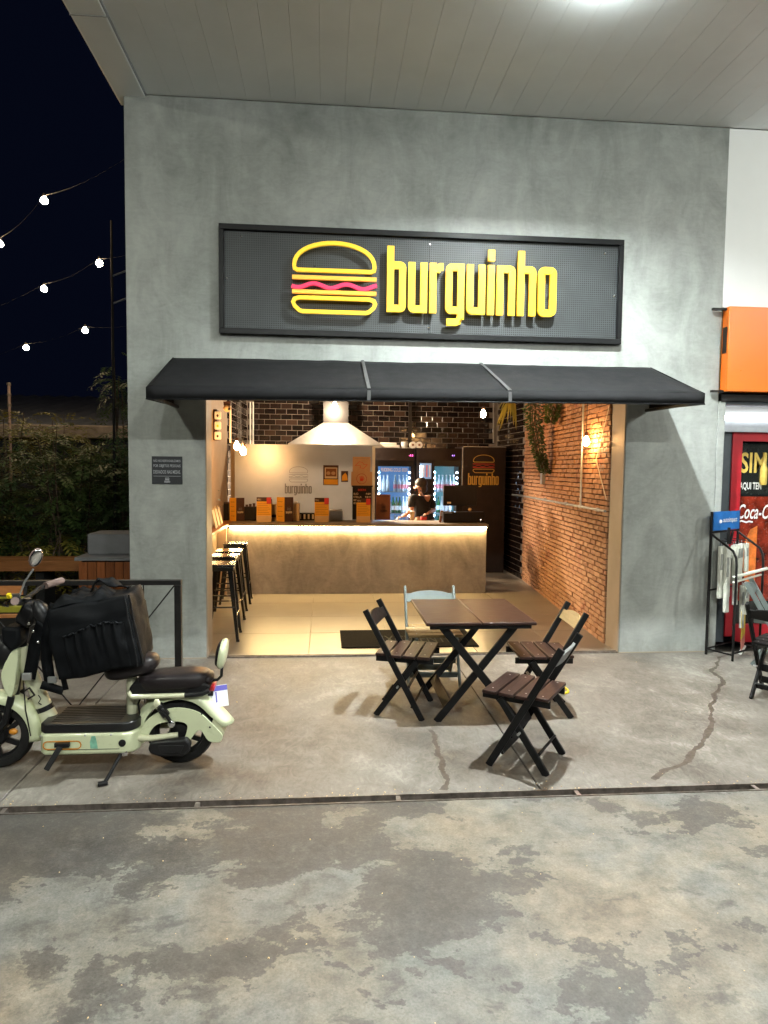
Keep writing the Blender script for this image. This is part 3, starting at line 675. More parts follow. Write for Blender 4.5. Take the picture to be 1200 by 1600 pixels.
# ------------------------------------------------------------------ neighbouring store
st = thing('neighbouring_store', 'convenience store front with white wall, orange fascia and red door', 'store', (5.5, .2, 0))
MB().bx(3.727, 9.4, .012, .3, 3.30, 4.93).build('upper_wall', 'white_wall', st)
MB().bx(3.727, 9.4, .30, .5, 2.15, 3.31).build('lintel_panel', 'grey_metal', st)
fa = MB().bx(3.735, 9.4, -.10, .01, 2.50, 3.285).build('orange_fascia', 'orange_panel', st, bevel=.008)
MB().bx(3.60, 3.80, -.06, -.03, 3.255, 3.275).build('fascia_bracket', 'rail_black', fa); MB().bx(3.62, 3.80, -.06, -.03, 2.495, 2.515).build('fascia_bracket', 'rail_black', fa)
MB().bx(3.727, 3.733, -.08, -.02, 2.86, 3.10).build('side_box', 'rail_black', fa)
MB().bx(3.74, 9.3, -.02, .29, 2.42, 2.49).build('shutter_box', 'rail_black', st)
for k in range(4): MB().tube([(3.75, .02+.06*k, 2.41), (9.3, .02+.06*k, 2.41)], .02, 8).build('shutter_roll', 'dark_blue_grey', st)
MB().bx(3.727, 3.80, .0, .42, 0, 2.42).build('pilaster', 'facade_cement', st, bevel=.008)
MB().bx(3.80, 4.10, .36, .42, 0, 2.16).build('side_panel', 'dark_blue_grey', st)
dd = MB().bx(4.10, 4.205, .34, .41, 0.06, 2.15).build('door_frame', 'red_frame', st, bevel=.004)
MB().bx(4.205, 6.4, .34, .41, 2.06, 2.15).build('head_rail', 'red_frame', dd); MB().bx(4.205, 6.4, .34, .41, .0, .18).build('kick_rail', 'red_frame', dd)
MB().bx(4.205, 6.4, .40, .408, .18, 2.06).build('door_glass', 'glass_dark', st)
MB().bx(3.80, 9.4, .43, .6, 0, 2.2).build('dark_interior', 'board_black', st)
MB().bx(4.72, 4.78, .335, .3995, .18, 2.06).build('door_stile', 'grey_metal', dd)
tl = thing('tube_light', 'lit white fluorescent tube on the grey panel above the red door', 'tube light', (4.3, .27, 2.3))
MB().tube([(3.86, .26, 2.285), (4.9, .26, 2.285)], .022, 12).build('tube', 'tube_glow', tl, smooth=40); MB().bx(3.84, 4.92, .28, .30, 2.33, 2.40).build('batten', 'white_panel', tl)
# posters on the door glass
ps = thing('beer_poster', 'black beer poster with gold SIM lettering on the door glass', 'poster', (4.32, .397, 1.5))
MB().bx(4.21, 4.70, .393, .3985, 1.52, 2.04).build('sheet', 'poster_black', ps)
text('SIM', 'poster_gold', 'lettering', ps, (4.222, .392, 1.74), .28, .21, bold=.02); text('AQUI TEM', 'white_print', 'lettering', ps, (4.222, .392, 1.56), .235, .085, bold=.02)
MB().lathe([(.03, 0), (.035, .02), (.035, .16), (.014, .24), (.013, .32), (.016, .33)], 14, (4.47, .385, 1.62)).build('bottle_print', 'poster_gold', ps, smooth=50)
pc = thing('cola_poster', 'dark red cola poster with white script lettering on the door glass', 'poster', (4.32, .397, .9))
MB().bx(4.21, 4.70, .393, .3985, .42, 1.50).build('sheet', 'poster_cola', pc)
MB().prism([(4.30, 1.02), (4.36, 1.16), (4.435, 1.2), (4.435, .5), (4.33, .6), (4.29, .8)], lambda u, v, dp: Vector((u, .3925-dp, v)), 0, .0015).build('glow_print', 'poster_orange', pc)
text('Coca-Cola', 'white_print', 'lettering', pc, (4.215, .3895, 1.27), .46, .15, shear=.35, bold=.012)
MB().strip([(4.21, 1.235), (4.26, 1.25), (4.31, 1.235), (4.34, 1.245), (4.38, 1.238)], .016, lambda u, v, dp: Vector((u, .3895-dp, v)), 0, .0015).build('swash', 'white_print', pc)
# leaning banner beside the door
bn = thing('leaning_banner', 'yellow and pink roll-up banner leaning by the red door', 'banner', (4.05, -.05, 0))
A, B = Vector((3.98, -.12, .02)), Vector((4.16, .10, .02)); up = Vector((.05, .10, .62))
for nm, f0, f1, mt in (('lower_print', 0, .2, 'banner_pink'), ('middle_print', .2, .8, 'banner_yellow'), ('upper_print', .8, 1, 'banner_pink')):
    mb = MB(); n = (B-A).cross(up).normalized()*.004; V = [A+up*f0, B+up*f0, B+up*f1, A+up*f1]; mb.add(V+[q+n for q in V], [(0, 1, 2, 3), (7, 6, 5, 4), (0, 1, 5, 4), (1, 2, 6, 5), (2, 3, 7, 6), (3, 0, 4, 7)]); mb.build(nm, mt, bn)
MB().tube([A-(B-A)*.05, B+(B-A)*.05], .016, 10).build('base_bar', 'white_panel', bn, smooth=40); MB().tube([A+up-(B-A)*.04, B+up+(B-A)*.04], .014, 10).build('top_bar', 'white_panel', bn, smooth=40)
for k in range(3): MB().ell(lerp(A, B, .35+.2*k)+up*(.35+.15*k)-Vector((.004, .006, 0)), (.03, .004, .045), 10, 6, Matrix.Rotation(.9, 3, 'Z')).build('round_print', 'banner_grey', bn)
# doormat of debris / dry potted grass by the dark panel
# ================================================================== sign, awning, notice
SX0, SX1, SZ0, SZ1 = -.93, 2.725, 2.915, 3.86
sg = thing('sign_board', 'black framed perforated sign with yellow burger emblem and burguinho lettering', 'sign', (.9, 0, SZ0))
MB().bx(SX0+.03, SX0+1.86, -.022, -.016, SZ0+.03, SZ1-.03).build('perforated_panel', 'perforated_sheet', sg); MB().bx(SX0+1.864, SX1-.03, -.022, -.016, SZ0+.03, SZ1-.03).build('perforated_panel', 'perforated_sheet', sg)
MB().bx(SX0+.01, SX1-.01, -.014, -.004, SZ0+.01, SZ1-.01).build('back_box', 'black_frame', sg)
for x0, x1, z0, z1 in ((SX0, SX1, SZ1-.05, SZ1), (SX0, SX1, SZ0, SZ0+.05), (SX0, SX0+.042, SZ0+.05, SZ1-.05), (SX1-.042, SX1, SZ0+.05, SZ1-.05)):
    MB().bx(x0, x1, -.058, -.001, z0, z1).build('frame_bar', 'black_frame', sg, bevel=.004)
for x, z in ((-.74, SZ1-.10), (.93, SZ1-.10), (2.56, SZ1-.12), (SX0+.065, 3.40), (SX1-.065, 3.36), (.93, SZ0+.10)): MB().ell((x, -.024, z), (.011, .005, .011), 10, 6).build('bolt', 'chrome', sg)
YL = -.108; o0 = at(604.3, 489.2, YL); o1 = at(868.5, 492.5, YL)
wordmark(sg, (o0.x, YL+.028, (o0.z+o1.z)/2), (1, 0, 0), (0, 0, 1), o1.x-o0.x, 'sign_yellow', 0, .028)
e0 = at(454, 487, YL); e1 = at(590, 487, YL)
emblem(sg, (e0.x, YL+.028, e0.z-.012), (1, 0, 0), (0, 0, 1), e1.x-e0.x, ['sign_yellow', 'sign_gold', 'sign_red'], 15.5, 0, .028)
for k in range(9):
    x = o0.x + .05 + (o1.x-o0.x-.1)*k/8; MB().bx(x-.008, x+.008, YL+.030, -.023, e0.z+.20, e0.z+.215).build('standoff', 'black_frame', sg)
for z in (.03, .21, .4): MB().bx(e0.x+.2, e0.x+.216, YL+.030, -.023, e0.z+z, e0.z+z+.012).build('standoff', 'black_frame', sg)
# awning
aw = thing('awning', 'charcoal cloth awning with a straight valance over the shop opening', 'awning', (.87, 0, 2.26))
A0, A1, F0, F1 = Vector((-1.34, -.004, 2.705)), Vector((3.045, -.004, 2.72)), Vector((-1.372, -.80, 2.352)), Vector((3.125, -.80, 2.395))
vb = .095
def aw_sheet(a, b, c, d_, nx, ny, sag=.0, t=.006):
    mb = MB(); V = []; F = []
    for j in range(ny+1):
        for i in range(nx+1):
            p = lerp(lerp(a, b, i/nx), lerp(d_, c, i/nx), j/ny); n = noise.noise(p*1.3)*.012 + noise.noise(Vector((p.x*6, p.y*1.5, 0)))*.0045
            V.append(p + Vector((0, -.4, .9))*(n - sag*math.sin(math.pi*j/ny)))
    W = nx+1
    for j in range(ny): F += [(j*W+i, j*W+i+1, (j+1)*W+i+1, (j+1)*W+i) for i in range(nx)]
    mb.add(V, F); return mb
for t0, t1 in ((0, .382), (.382, .629), (.629, 1)):
    o = aw_sheet(lerp(A0, A1, t0), lerp(A0, A1, t1), lerp(F0, F1, t1), lerp(F0, F1, t0), 40, 12, .004).build('cloth_panel', 'awning_cloth', aw, smooth=60)
    s = o.modifiers.new('s', 'SOLIDIFY'); s.thickness = .006; s.offset = -1
for k, t in enumerate((.382, .629)):
    a, b = lerp(A0, A1, t), lerp(F0, F1, t+(.006 if k else 0)); up = Vector((0, -.35, .9))*.009
    MB().beam(a+up, b+up, .028, .004, (0, -.4, .9)).build('seam_tape', 'awning_seam', aw); c = b+Vector((0, -.006, -vb*.5)); MB().box(c+Vector((0, -.002, -.002)), (.028, .003, vb-.01)).build('seam_tape', 'awning_seam', aw)
def vface(u, v, dp): p = lerp(F0, F1, u); return Vector((p.x, p.y-.004+dp, p.z + v*vb))
mb = MB(); n = 60
V = [vface(i/n, 0.0, noise.noise(Vector((i*.4, 0, 0)))*.002) for i in range(n+1)] + [vface(i/n, -1, noise.noise(Vector((i*.4, 3, 0)))*.006) for i in range(n+1)]
mb.add(V, [(i, i+1, n+2+i, n+1+i) for i in range(n)]); o = mb.build('valance', 'awning_cloth', aw, smooth=60); s = o.modifiers.new('s', 'SOLIDIFY'); s.thickness = .005
MB().tube([F0+Vector((0, -.008, -vb+.004)), F1+Vector((0, -.008, -vb+.004))], .006, 6).build('hem', 'black_frame', aw)
for a, f in ((A0, F0), (A1, F1)):
    sgn = -1 if a is A0 else 1
    mb = MB(); b = Vector((a.x, -.004, f.z-vb+.02)); V = [a, f, f+Vector((0, 0, -vb)), b]; mb.add(V+[p+Vector((-sgn*.006, 0, 0)) for p in V], [(0, 1, 2, 3), (7, 6, 5, 4), (0, 1, 5, 4), (1, 2, 6, 5), (2, 3, 7, 6), (3, 0, 4, 7)]); mb.build('side_cloth', 'awning_cloth', aw)
    q = Vector((-sgn*.04, 0, 0)); fr = MB().tube([Vector((a.x, -.02, f.z-vb+.015))+q, f+Vector((0, .03, -vb+.02))+q], .016, 8).tube([a+q+Vector((0, -.02, -.04)), f+q+Vector((0, .03, -.03))], .014, 8); fr.build('frame_arm', 'rail_black', aw)
MB().tube([F0+Vector((.03, .03, -.03)), F1+Vector((-.03, .03, -.03))], .016, 8).build('front_bar', 'rail_black', aw)
# notice plate on the left pier
nt = thing('notice_plate', 'small dark grey notice plate with white lettering on the shop pier', 'notice', (-1.4, 0, 1.585))
NX0, NX1, NZ0, NZ1 = -1.53, -1.265, 1.585, 1.832
MB().bx(NX0, NX1, -.008, -.001, NZ0, NZ1).build('plate', 'plate_dark', nt, bevel=.002)
for s, z, h in (('NÃO NOS RESPONSABILIZAMOS', .197, .026), ('POR OBJETOS PESSOAIS', .144, .032), ('DEIXADOS NAS MESAS.', .093, .032)): text(s, 'notice_print', 'lettering', nt, (NX0+.014, -.0085, NZ0+z), .236, h, bold=.01)
MB().bx(NX0+.014, NX1-.014, -.0105, -.0085, NZ0+.070, NZ0+.073).build('rule', 'notice_print', nt)
emblem(nt, (NX0+.115, -.0085, NZ0+.032), (1, 0, 0), (0, 0, 1), .036, ['notice_print']*3, 26, 0, .0015); wordmark(nt, (NX0+.108, -.0085, NZ0+.014), (1, 0, 0), (0, 0, 1), .05, 'notice_print', 0, .0015, 'wordmark', True)

# ================================================================== inside the shop
CT = .985
ct = thing('serving_counter', 'long burnished cement serving counter lit from under its top', 'counter', (.45, 3.1, 0))
MB().bx(-1.412, 2.262, 3.10, 3.62, .01, CT-.075).build('body', 'counter_cement', ct, bevel=.006)
MB().bx(-1.276, 2.275, 3.045, 3.72, CT-.04, CT).build('top', 'counter_cement', ct, bevel=.004)
MB().bx(-1.27, 2.25, 3.06, 3.085, CT-.062, CT-.042).build('light_strip', 'strip_glow', ct)
MB().bx(-1.27, 2.26, 3.088, 3.099, CT-.066, CT-.041).build('strip_channel', 'counter_cement', ct)
# ledge of warm wood along the left wall, lit from below
le = thing('wall_ledge', 'narrow warm wood bar ledge along the left wall', 'ledge', (-1.1, 1.6, .9))
la, lb = LW0+Vector((.0, .02, 0)), LW1+Vector((0, -.02, 0))
def ledge(p, dx, z): return Vector((p.x+dx, p.y, z))
mb = MB(); V = [ledge(la, .01, CT-.04), ledge(la, .14, CT-.04), ledge(lb, .14, CT-.04), ledge(lb, .01, CT-.04), ledge(la, .01, CT), ledge(la, .14, CT), ledge(lb, .14, CT), ledge(lb, .01, CT)]
mb.add(V, [(0, 1, 2, 3), (4, 5, 6, 7), (0, 1, 5, 4), (1, 2, 6, 5), (2, 3, 7, 6), (3, 0, 4, 7)]); mb.build('board', 'warm_wood', le, bevel=.003)
MB().beam(ledge(la, .05, CT-.052), ledge(la, .05, CT-.052)+Vector((0, 2.66, 0)), .02, .016).build('light_strip', 'ledge_glow', le)
MB().bx(-1.415, -1.30, 2.93, 2.99, .01, CT-.065).build('support', 'plaster_beige', le)
for k in range(3):     # clipboards standing on the ledge
    p = lerp(la, lb, .54+.08*k); c = thing('clipboard', ['thin menu clipboard leaning on the left wall nearest the opening', 'thin menu clipboard leaning second along the ledge', 'thin menu clipboard leaning third along the ledge'][k], 'clipboard', ledge(p, .06, CT), 'clipboards on the ledge')
    MB().box(ledge(p, .075-.01*k, CT+.13), (.008, .17, .26), Matrix.Rotation(-.22, 3, 'Y')).build('board', 'raw_wood', c, bevel=.002); MB().box(ledge(p, .082-.01*k, CT+.125), (.003, .145, .215), Matrix.Rotation(-.22, 3, 'Y')).build('sheet', 'cream_print', c)
    MB().box(ledge(p, .112-.01*k, CT+.25), (.014, .05, .02), Matrix.Rotation(-.22, 3, 'Y')).build('clip', 'chrome', c)
# stools
def stool():
    t = thing('bar_stool', '', 'stool', (0, 0, 0), 'black metal bar stools by the ledge')
    h, s, b = .765, .15, .20
    mb = MB(); mb.box((0, 0, h-.012), (2*s, 2*s, .024)); mb.build('seat', 'stool_black', t, bevel=.01, seg=3)
    MB().box((0, 0, h-.045), (2*s-.012, 2*s-.012, .045)).build('apron', 'stool_black', t, bevel=.006)
    for sx in (-1, 1):
        for sy in (-1, 1):
            mb = MB(); a = Vector((sx*(s-.018), sy*(s-.018), h-.03)); f = Vector((sx*b, sy*b, 0)); w0, w1 = .030, .018
            for (ax, ay) in ((1, 0), (0, 1)):
                ux = Vector((-sx*ax, -sy*ay, 0)); P = [a, a+ux*w0*1.7, f+ux*w1*1.5, f]; nn = Vector((-sx*ay, -sy*ax, 0))*.004
                mb.add(P+[p+nn for p in P], [(0, 1, 2, 3), (7, 6, 5, 4), (0, 1, 5, 4), (1, 2, 6, 5), (2, 3, 7, 6), (3, 0, 4, 7)])
            l = mb.build('leg', 'stool_black', t); MB().box(f+Vector((-sx*.012, -sy*.012, .008)), (.03, .03, .016)).build('rubber_foot', 'tyre', l)
    for z, k in ((.34, .0), (.25, 1)):
        f = (h-z)/h; q = s-.018+(b-s+.018)*f-.006
        if k == 0:
            for sy in (-1, 1): MB().tube([(-q, sy*q, z), (q, sy*q, z)], .008).build('stretcher', 'stool_black', t)
        else:
            for sx in (-1, 1): MB().tube([(sx*q, -q, z), (sx*q, q, z)], .008).build('stretcher', 'stool_black', t)
    return t
s0 = stool(); spots = [(-1.05, .74, .05), (-1.10, 1.36, -.06), (-1.11, 1.82, .04), (-1.13, 2.60, .06)]
SL = ['black metal bar stool under the ledge end at the opening', 'black metal bar stool second along the ledge from the opening', 'black metal bar stool third along the ledge from the opening', 'black metal bar stool standing close to the counter corner']
for i, (x, y, r) in enumerate(spots):
    o = s0 if i == 0 else copy_tree(s0); o.location = (x, y, .0095); o.rotation_euler = (0, 0, r); o['label'] = SL[i]
# kitchen screen of frosted glass with etched emblem
SY = 3.95; a = at(366, 692, SY); b = at(583, 698, SY)
ks = thing('kitchen_screen', 'frosted glass screen with etched burger emblem behind the counter', 'screen', ((a.x+b.x)/2, SY, 0))
MB().bx(a.x, b.x, SY, SY+.014, .6, (a.z+b.z)/2).build('frosted_pane', 'frosted_glass', ks); MB().bx(b.x-.012, b.x+.03, SY-.02, SY+.03, 0.01, (a.z+b.z)/2-.01).build('post', 'white_panel', ks, bevel=.004)
MB().bx(a.x-.05, a.x+.005, SY-.02, SY+.04, 0.01, (a.z+b.z)/2+.03).build('post', 'plaster_beige', ks, bevel=.004)
e0 = at(451, 754, SY-.003); e1 = at(482, 754, SY-.003); emblem(ks, (e0.x, SY-.001, e0.z), (1, 0, 0), (0, 0, 1), e1.x-e0.x, ['etched_print']*3, 7, 0, .002, 'etched')
e0 = at(445, 771, SY-.003); e1 = at(487, 771, SY-.003); wordmark(ks, (e0.x, SY-.001, e0.z), (1, 0, 0), (0, 0, 1), e1.x-e0.x, 'etched_print', 0, .002, 'etched_letter')
# posters on the screen
def flat(name, label, cat, u0, v0, u1, v1, Y, mat, group=None, th=.006):
    p = at(u0, v1, Y); q = at(u1, v0, Y); t = thing(name, label, cat, ((p.x+q.x)/2, Y, p.z), group)
    MB().bx(p.x, q.x, Y, Y+th, p.z, q.z).build('sheet', mat, t); return t, p.x, q.x, p.z, q.z
t, x0, x1, z0, z1 = flat('photo_poster', 'reddish burger poster with a white photo frame on the frosted screen', 'poster', 505, 727, 529, 758, SY-.012, 'menu_brown')
w, h = x1-x0, z1-z0
MB().bx(x0+.01, x1-.01, SY-.0145, SY-.013, z0+.01, z0+h*.30).build('lower_print', 'menu_yellow', t); MB().bx(x0+w*.1, x1-w*.08, SY-.0145, SY-.013, z0+h*.34, z1-h*.12).build('photo_border', 'cream_print', t)
MB().bx(x0+w*.16, x1-w*.14, SY-.0165, SY-.015, z0+h*.44, z1-h*.16).build('photo', 'kraft_brown', t)
for k in (.33, .66): MB().ell((x0+w*k, SY-.018, z0+h*.6), (w*.14, .003, h*.09), 12, 7).build('bun_print', 'cardboard', t)
t, x0, x1, z0, z1 = flat('small_poster', 'small dark burger poster beside the photo poster on the screen', 'poster', 533, 736, 544, 753, SY-.012, 'menu_brown')
MB().prism([(.1, .1), (.95, .15), (.85, .6), (.6, .85), (.15, .55)], lambda u, v, dp: Vector((x0+(x1-x0)*u, SY-.0135-dp, z0+(z1-z0)*v)), 0, .0015).build('burger_print', 'menu_yellow', t)
# cardboard-coloured notices
t, x0, x1, z0, z1 = flat('map_notice', 'beige notice with a red folded map emblem above the hand notice', 'notice', 551, 714, 579, 737, SY-.016, 'cardboard')
w, h = x1-x0, z1-z0; fn = lambda u, v, dp: Vector((x0+w*u, SY-.0175-dp, z0+h*v))
MB().strip([(.14, .42), (.38, .68), (.55, .62), (.62, .50), (.82, .48), (.62, .22), (.42, .26), (.44, .40), (.14, .42)], .025, fn, 0, .0015).build('map_outline', 'red_print', t); MB().strip([(.1, .88), (.9, .88)], .02, fn, 0, .0015).build('rule', 'grey_print', t)
t, x0, x1, z0, z1 = flat('hand_notice', 'beige notice with a round hand emblem below the map notice', 'notice', 548.5, 737.3, 581.5, 759, SY-.016, 'cardboard')
w, h = x1-x0, z1-z0; fn = lambda u, v, dp: Vector((x0+w*.5+h*u, SY-.0175-dp, z0+h*(.5+v)))
MB().strip([(.36*math.cos(i*.3142), .36*math.sin(i*.3142)) for i in range(20)], .03, fn, 0, .0015, True).build('ring', 'dark_red_print', t)
MB().prism([(-.11, -.16), (.10, -.16), (.12, .02), (-.12, .02)], fn, 0, .0015).build('palm', 'red_print', t)
for k in range(4): MB().strip([(-.10+.067*k, .021), (-.13+.087*k, .17+(.03 if 0 < k < 3 else 0))], .045, fn, 0, .0015).build('finger', 'red_print', t)
MB().strip([(.12, -.08), (.2, .05)], .04, fn, 0, .0015).build('thumb', 'red_print', t)
# black menu board
t, x0, x1, z0, z1 = flat('menu_board', 'black drinks board with cream lettering on the counter', 'menu board', 550.5, 761, 581, 812, SY-.10, 'board_black', None, .012)
w, h = x1-x0, z1-z0
for s, cx, zz, ww, mt in (('BEERS', .28, .88, .42, 'red_print'), ('BUD', .06, .76, .24, 'cream_print'), ('R$9', .7, .76, .24, 'cream_print'), ('STELLA', .05, .665, .42, 'cream_print'), ('R$10', .66, .665, .28, 'cream_print'), ('BECKS', .06, .57, .36, 'cream_print'), ('R$10', .66, .57, .28, 'cream_print'), ('IPA', .06, .475, .2, 'cream_print')):
    text(s, mt, 'lettering', t, (x0+w*cx, SY-.1015, z0+h*zz), w*ww, h*.06, bold=.01)
MB().bx(x0-.012, x1+.012, SY-.103, SY-.086, z1+.0005, z1+.02).build('top_rail', 'board_black', t)
# menu tents on the counter: yellow sheet, brown side
def tent(u0, u1, v0, v1, Y, label, turned):
    p = at(u0, v1, Y); q = at(u1, v0, Y); t = thing('menu_card', label, 'menu card', ((p.x+q.x)/2, Y, CT), 'menu cards on the counter'); x0, x1, z0, z1 = p.x, q.x, CT, q.z; h = z1-z0
    if turned:
        xm = x0+(x1-x0)*.48
        for (ax, bx_, ya, yb, mt, nm) in ((x0, xm, Y+.05, Y, 'menu_yellow', 'list_side'), (xm, x1, Y, Y+.06, 'menu_brown', 'logo_side')):
            mb = MB(); V = [Vector((ax, ya, z0)), Vector((bx_, yb, z0)), Vector((bx_, yb, z1)), Vector((ax, ya, z1))]; nn = Vector((0, .006, 0)); mb.add(V+[k+nn for k in V], [(0, 1, 2, 3), (7, 6, 5, 4), (0, 1, 5, 4), (1, 2, 6, 5), (2, 3, 7, 6), (3, 0, 4, 7)]); mb.build(nm, mt, t)
            xd = (V[1]-V[0])
            if mt == 'menu_brown':
                wordmark(t, V[0]+xd*.15+Vector((0, 0, h*.34)), xd, (0, 0, 1), xd.length*.7, 'cream_print', 0.002, .0035, 'wordmark', True); emblem(t, V[0]+xd*.28+Vector((0, 0, h*.46)), xd, (0, 0, 1), xd.length*.44, ['grey_print']*3, 14, .002, .0035)
            else:
                for k in range(4): text('BURGER', 'menu_brown', 'lettering', t, V[0]+xd*.2+Vector((0, 0, h*(.80-.2*k))), xd.length*.55, h*.035, xd, (0, 0, 1))
    else:
        MB().bx(x0, x1, Y, Y+.008, z0+h*.26, z1-h*.17).build('list_sheet', 'menu_yellow', t); MB().bx(x0, x1, Y, Y+.008, z0, z0+h*.26-.0005).build('footer', 'menu_cream', t); MB().bx(x0, x1, Y, Y+.008, z1-h*.17+.0005, z1).build('header', 'menu_brown', t)
        MB().bx(x1-(x1-x0)*.32, x1-.002, Y-.004, Y-.001, z1-h*.26, z1-.003).build('red_tag', 'menu_red', t); text('MENU', 'cream_print', 'lettering', t, (x0+.01, Y-.001, z1-h*.13), (x1-x0)*.25, h*.07)
        for k in range(7): MB().bx(x0+.012, x1-.012-(k % 3)*.02, Y-.002, Y-.0006, z0+h*(.31+.07*k), z0+h*(.318+.07*k)).build('text_line', 'menu_brown', t)
        nn = MB(); nn.box(((x0+x1)/2, Y+.06, z0+h*.46), (x1-x0, .006, h*.95), Matrix.Rotation(-.28, 3, 'X')); nn.build('back_flap', 'menu_brown', t)
tent(358, 381, 778, 811, 3.42, 'yellow and brown menu tent near the left end of the counter', True)
tent(401, 424, 777, 811, 3.30, 'yellow menu card with red tag right of the dark crates', False)
tent(432, 458, 777, 811, 3.34, 'yellow and brown menu tent beside a pale napkin box', True)
tent(491.5, 514, 778, 811, 3.30, 'yellow menu card with red tag in front of the frosted screen', False)
tent(557, 579, 779, 811.5, 3.28, 'yellow menu card with red tag in front of the drinks board', False)
# kraft bag
t, x0, x1, z0, z1 = flat('kraft_bag', 'reddish brown paper bag standing on the counter before the fridge', 'paper bag', 587.5, 773, 610, 812, 3.45, 'kraft_brown', None, .09)
emblem(t, (x0+.075, 3.449, z0+.16), (1, 0, 0), (0, 0, 1), .065, ['menu_brown']*3, 12, 0, .0015); wordmark(t, (x0+.06, 3.449, z0+.115), (1, 0, 0), (0, 0, 1), .095, 'menu_brown', 0, .0015, 'wordmark', True)
MB().bx(x0+.004, x1-.004, 3.446, 3.449, z1-.03, z1-.026).build('fold', 'menu_brown', t)
# small things at the back of the counter
def small(name, label, cat, u0, v0, u1, v1, Y, mat, dep=.12, bev=.006, group=None):
    p = at(u0, v1, Y); q = at(u1, v0, Y); t = thing(name, label, cat, ((p.x+q.x)/2, Y, CT), group); MB().bx(p.x, q.x, Y, Y+dep, CT+.001, q.z).build('box', mat, t, bevel=bev); return t, p.x, q.x, q.z
t, x0, x1, zt = small('napkin_box', 'pale napkin box behind the brown menu tent on the counter', 'napkin box', 456, 787, 468, 806, 3.5, 'menu_cream'); MB().bx(x0+.03, x1-.03, 3.53, 3.57, zt, zt+.03).build('napkin', 'paper_white', t)
t, x0, x1, zt = small('counter_tray', 'low steel tray standing behind the menu card', 'tray', 514, 799, 536, 809, 3.55, 'steel'); MB().bx(x0+.01, x1-.01, 3.56, 3.66, zt+.001, zt+.02).build('lid', 'white_panel', t)
t, x0, x1, zt = small('sauce_crate', 'black crate of sauce packets on the counter', 'crate', 381, 792, 400, 810, 3.5, 'board_black')
for k in range(3): MB().bx(x0+.02+.05*k, x0+.055+.05*k, 3.52, 3.56, zt, zt+.03+.01*k).build('packet', 'menu_brown', t)
t, x0, x1, zt = small('wire_basket', 'black slatted basket with white cartons on the counter', 'basket', 458, 802, 492, 811, 3.62, 'board_black')
for k in range(5): MB().bx(x0+.03+.06*k, x0+.055+.06*k, 3.612, 3.619, CT+.02, zt-.015).build('slat', 'cream_print', t)
t, x0, x1, zt = small('pot_lid_box', 'dark box at the far left of the counter', 'box', 346, 787, 357, 802, 3.55, 'board_black'); MB().bx(x0-.005, x1+.005, 3.545, 3.68, zt+.001, zt+.02).build('lid', 'menu_brown', t)
t, x0, x1, zt = small('pale_carton', 'pale carton between the menu card and the brown tent', 'carton', 424, 788, 432, 806, 3.5, 'menu_cream'); MB().bx(x0+.004, x1-.004, 3.497, 3.4995, CT+.05, CT+.09).build('label_band', 'menu_brown', t)
c = thing('cream_cup', 'beige paper cup by the hand of the person at the counter', 'cup', (at(644, 809, 3.85).x, 3.85, CT)); p = c.location; MB().lathe([(.028, 0), (.036, .11), (.038, .112), (.038, .118)], 18, (p.x, p.y, CT)).build('cup', 'menu_cream', c, smooth=50); MB().lathe([(.039, 0), (.039, .006), (.03, .012)], 18, (p.x, p.y, CT+.1182)).build('lid', 'ceramic_white', c, smooth=50)
c = thing('red_tin', 'small red tin on the counter beside the beige cup', 'tin', (at(662, 808, 3.8).x, 3.8, CT)); p = c.location; MB().lathe([(.04, 0), (.05, .004), (.05, .045), (.045, .05)], 18, (p.x, p.y, CT)).build('tin', 'menu_red', c, smooth=50); MB().lathe([(.05, 0), (.05, .008), (.02, .012)], 18, (p.x, p.y, CT+.0505)).build('lid', 'menu_brown', c, smooth=50)
# till: monitor on a stand, drawer, printer
tm = thing('till_monitor', 'black till monitor seen from behind on the counter', 'monitor', (at(715, 808, 3.45).x, 3.45, CT))
p, q = at(692.5, 790, 3.45), at(745, 759, 3.45); MB().bx(p.x, q.x, 3.44, 3.475, p.z, q.z).build('casing', 'fridge_black', tm, bevel=.008)
MB().bx((p.x+q.x)/2-.05, (p.x+q.x)/2+.05, 3.476, 3.52, CT+.03, p.z+.15).build('stand', 'fridge_black', tm, bevel=.006); MB().bx((p.x+q.x)/2-.12, (p.x+q.x)/2+.12, 3.43, 3.58, CT+.001, CT+.026).build('foot', 'fridge_black', tm, bevel=.006)
MB().bx(p.x+.055, p.x+.11, 3.437, 3.4395, p.z+.03, p.z+.055).build('maker_plate', 'cream_print', tm)
td = thing('receipt_printer', 'low black receipt printer and drawer under the till monitor', 'printer', (at(720, 810, 3.3).x, 3.3, CT)); p, q = at(693, 811, 3.3), at(757, 800, 3.3)
MB().bx(p.x, q.x, 3.28, 3.42, CT+.001, q.z).build('drawer', 'fridge_black', td, bevel=.006); MB().ell(at(734, 796, 3.3), (.028, .02, .024), 10, 7).build('paper_roll', 'menu_cream', td, smooth=60); MB().ell(at(751, 812, 3.278), (.006, .004, .006), 8, 6).build('status_light', 'status_dot', td)
MB().bx(p.x+.01, p.x+.12, 3.275, 3.279, q.z-.02, q.z-.008).build('slot', 'grey_metal', td)
cl = thing('card_machine', 'pale card reader leaning beside the till monitor', 'card reader', (at(689, 809, 3.35).x, 3.35, CT)); p = at(689, 811, 3.35); MB().box((p.x, 3.35, CT+.085), (.035, .02, .17), Matrix.Rotation(.16, 3, 'Y')).build('body', 'kraft_brown', cl, bevel=.006); MB().box((p.x+.008, 3.338, CT+.12), (.024, .004, .06), Matrix.Rotation(.16, 3, 'Y')).build('display', 'grey_metal', cl)
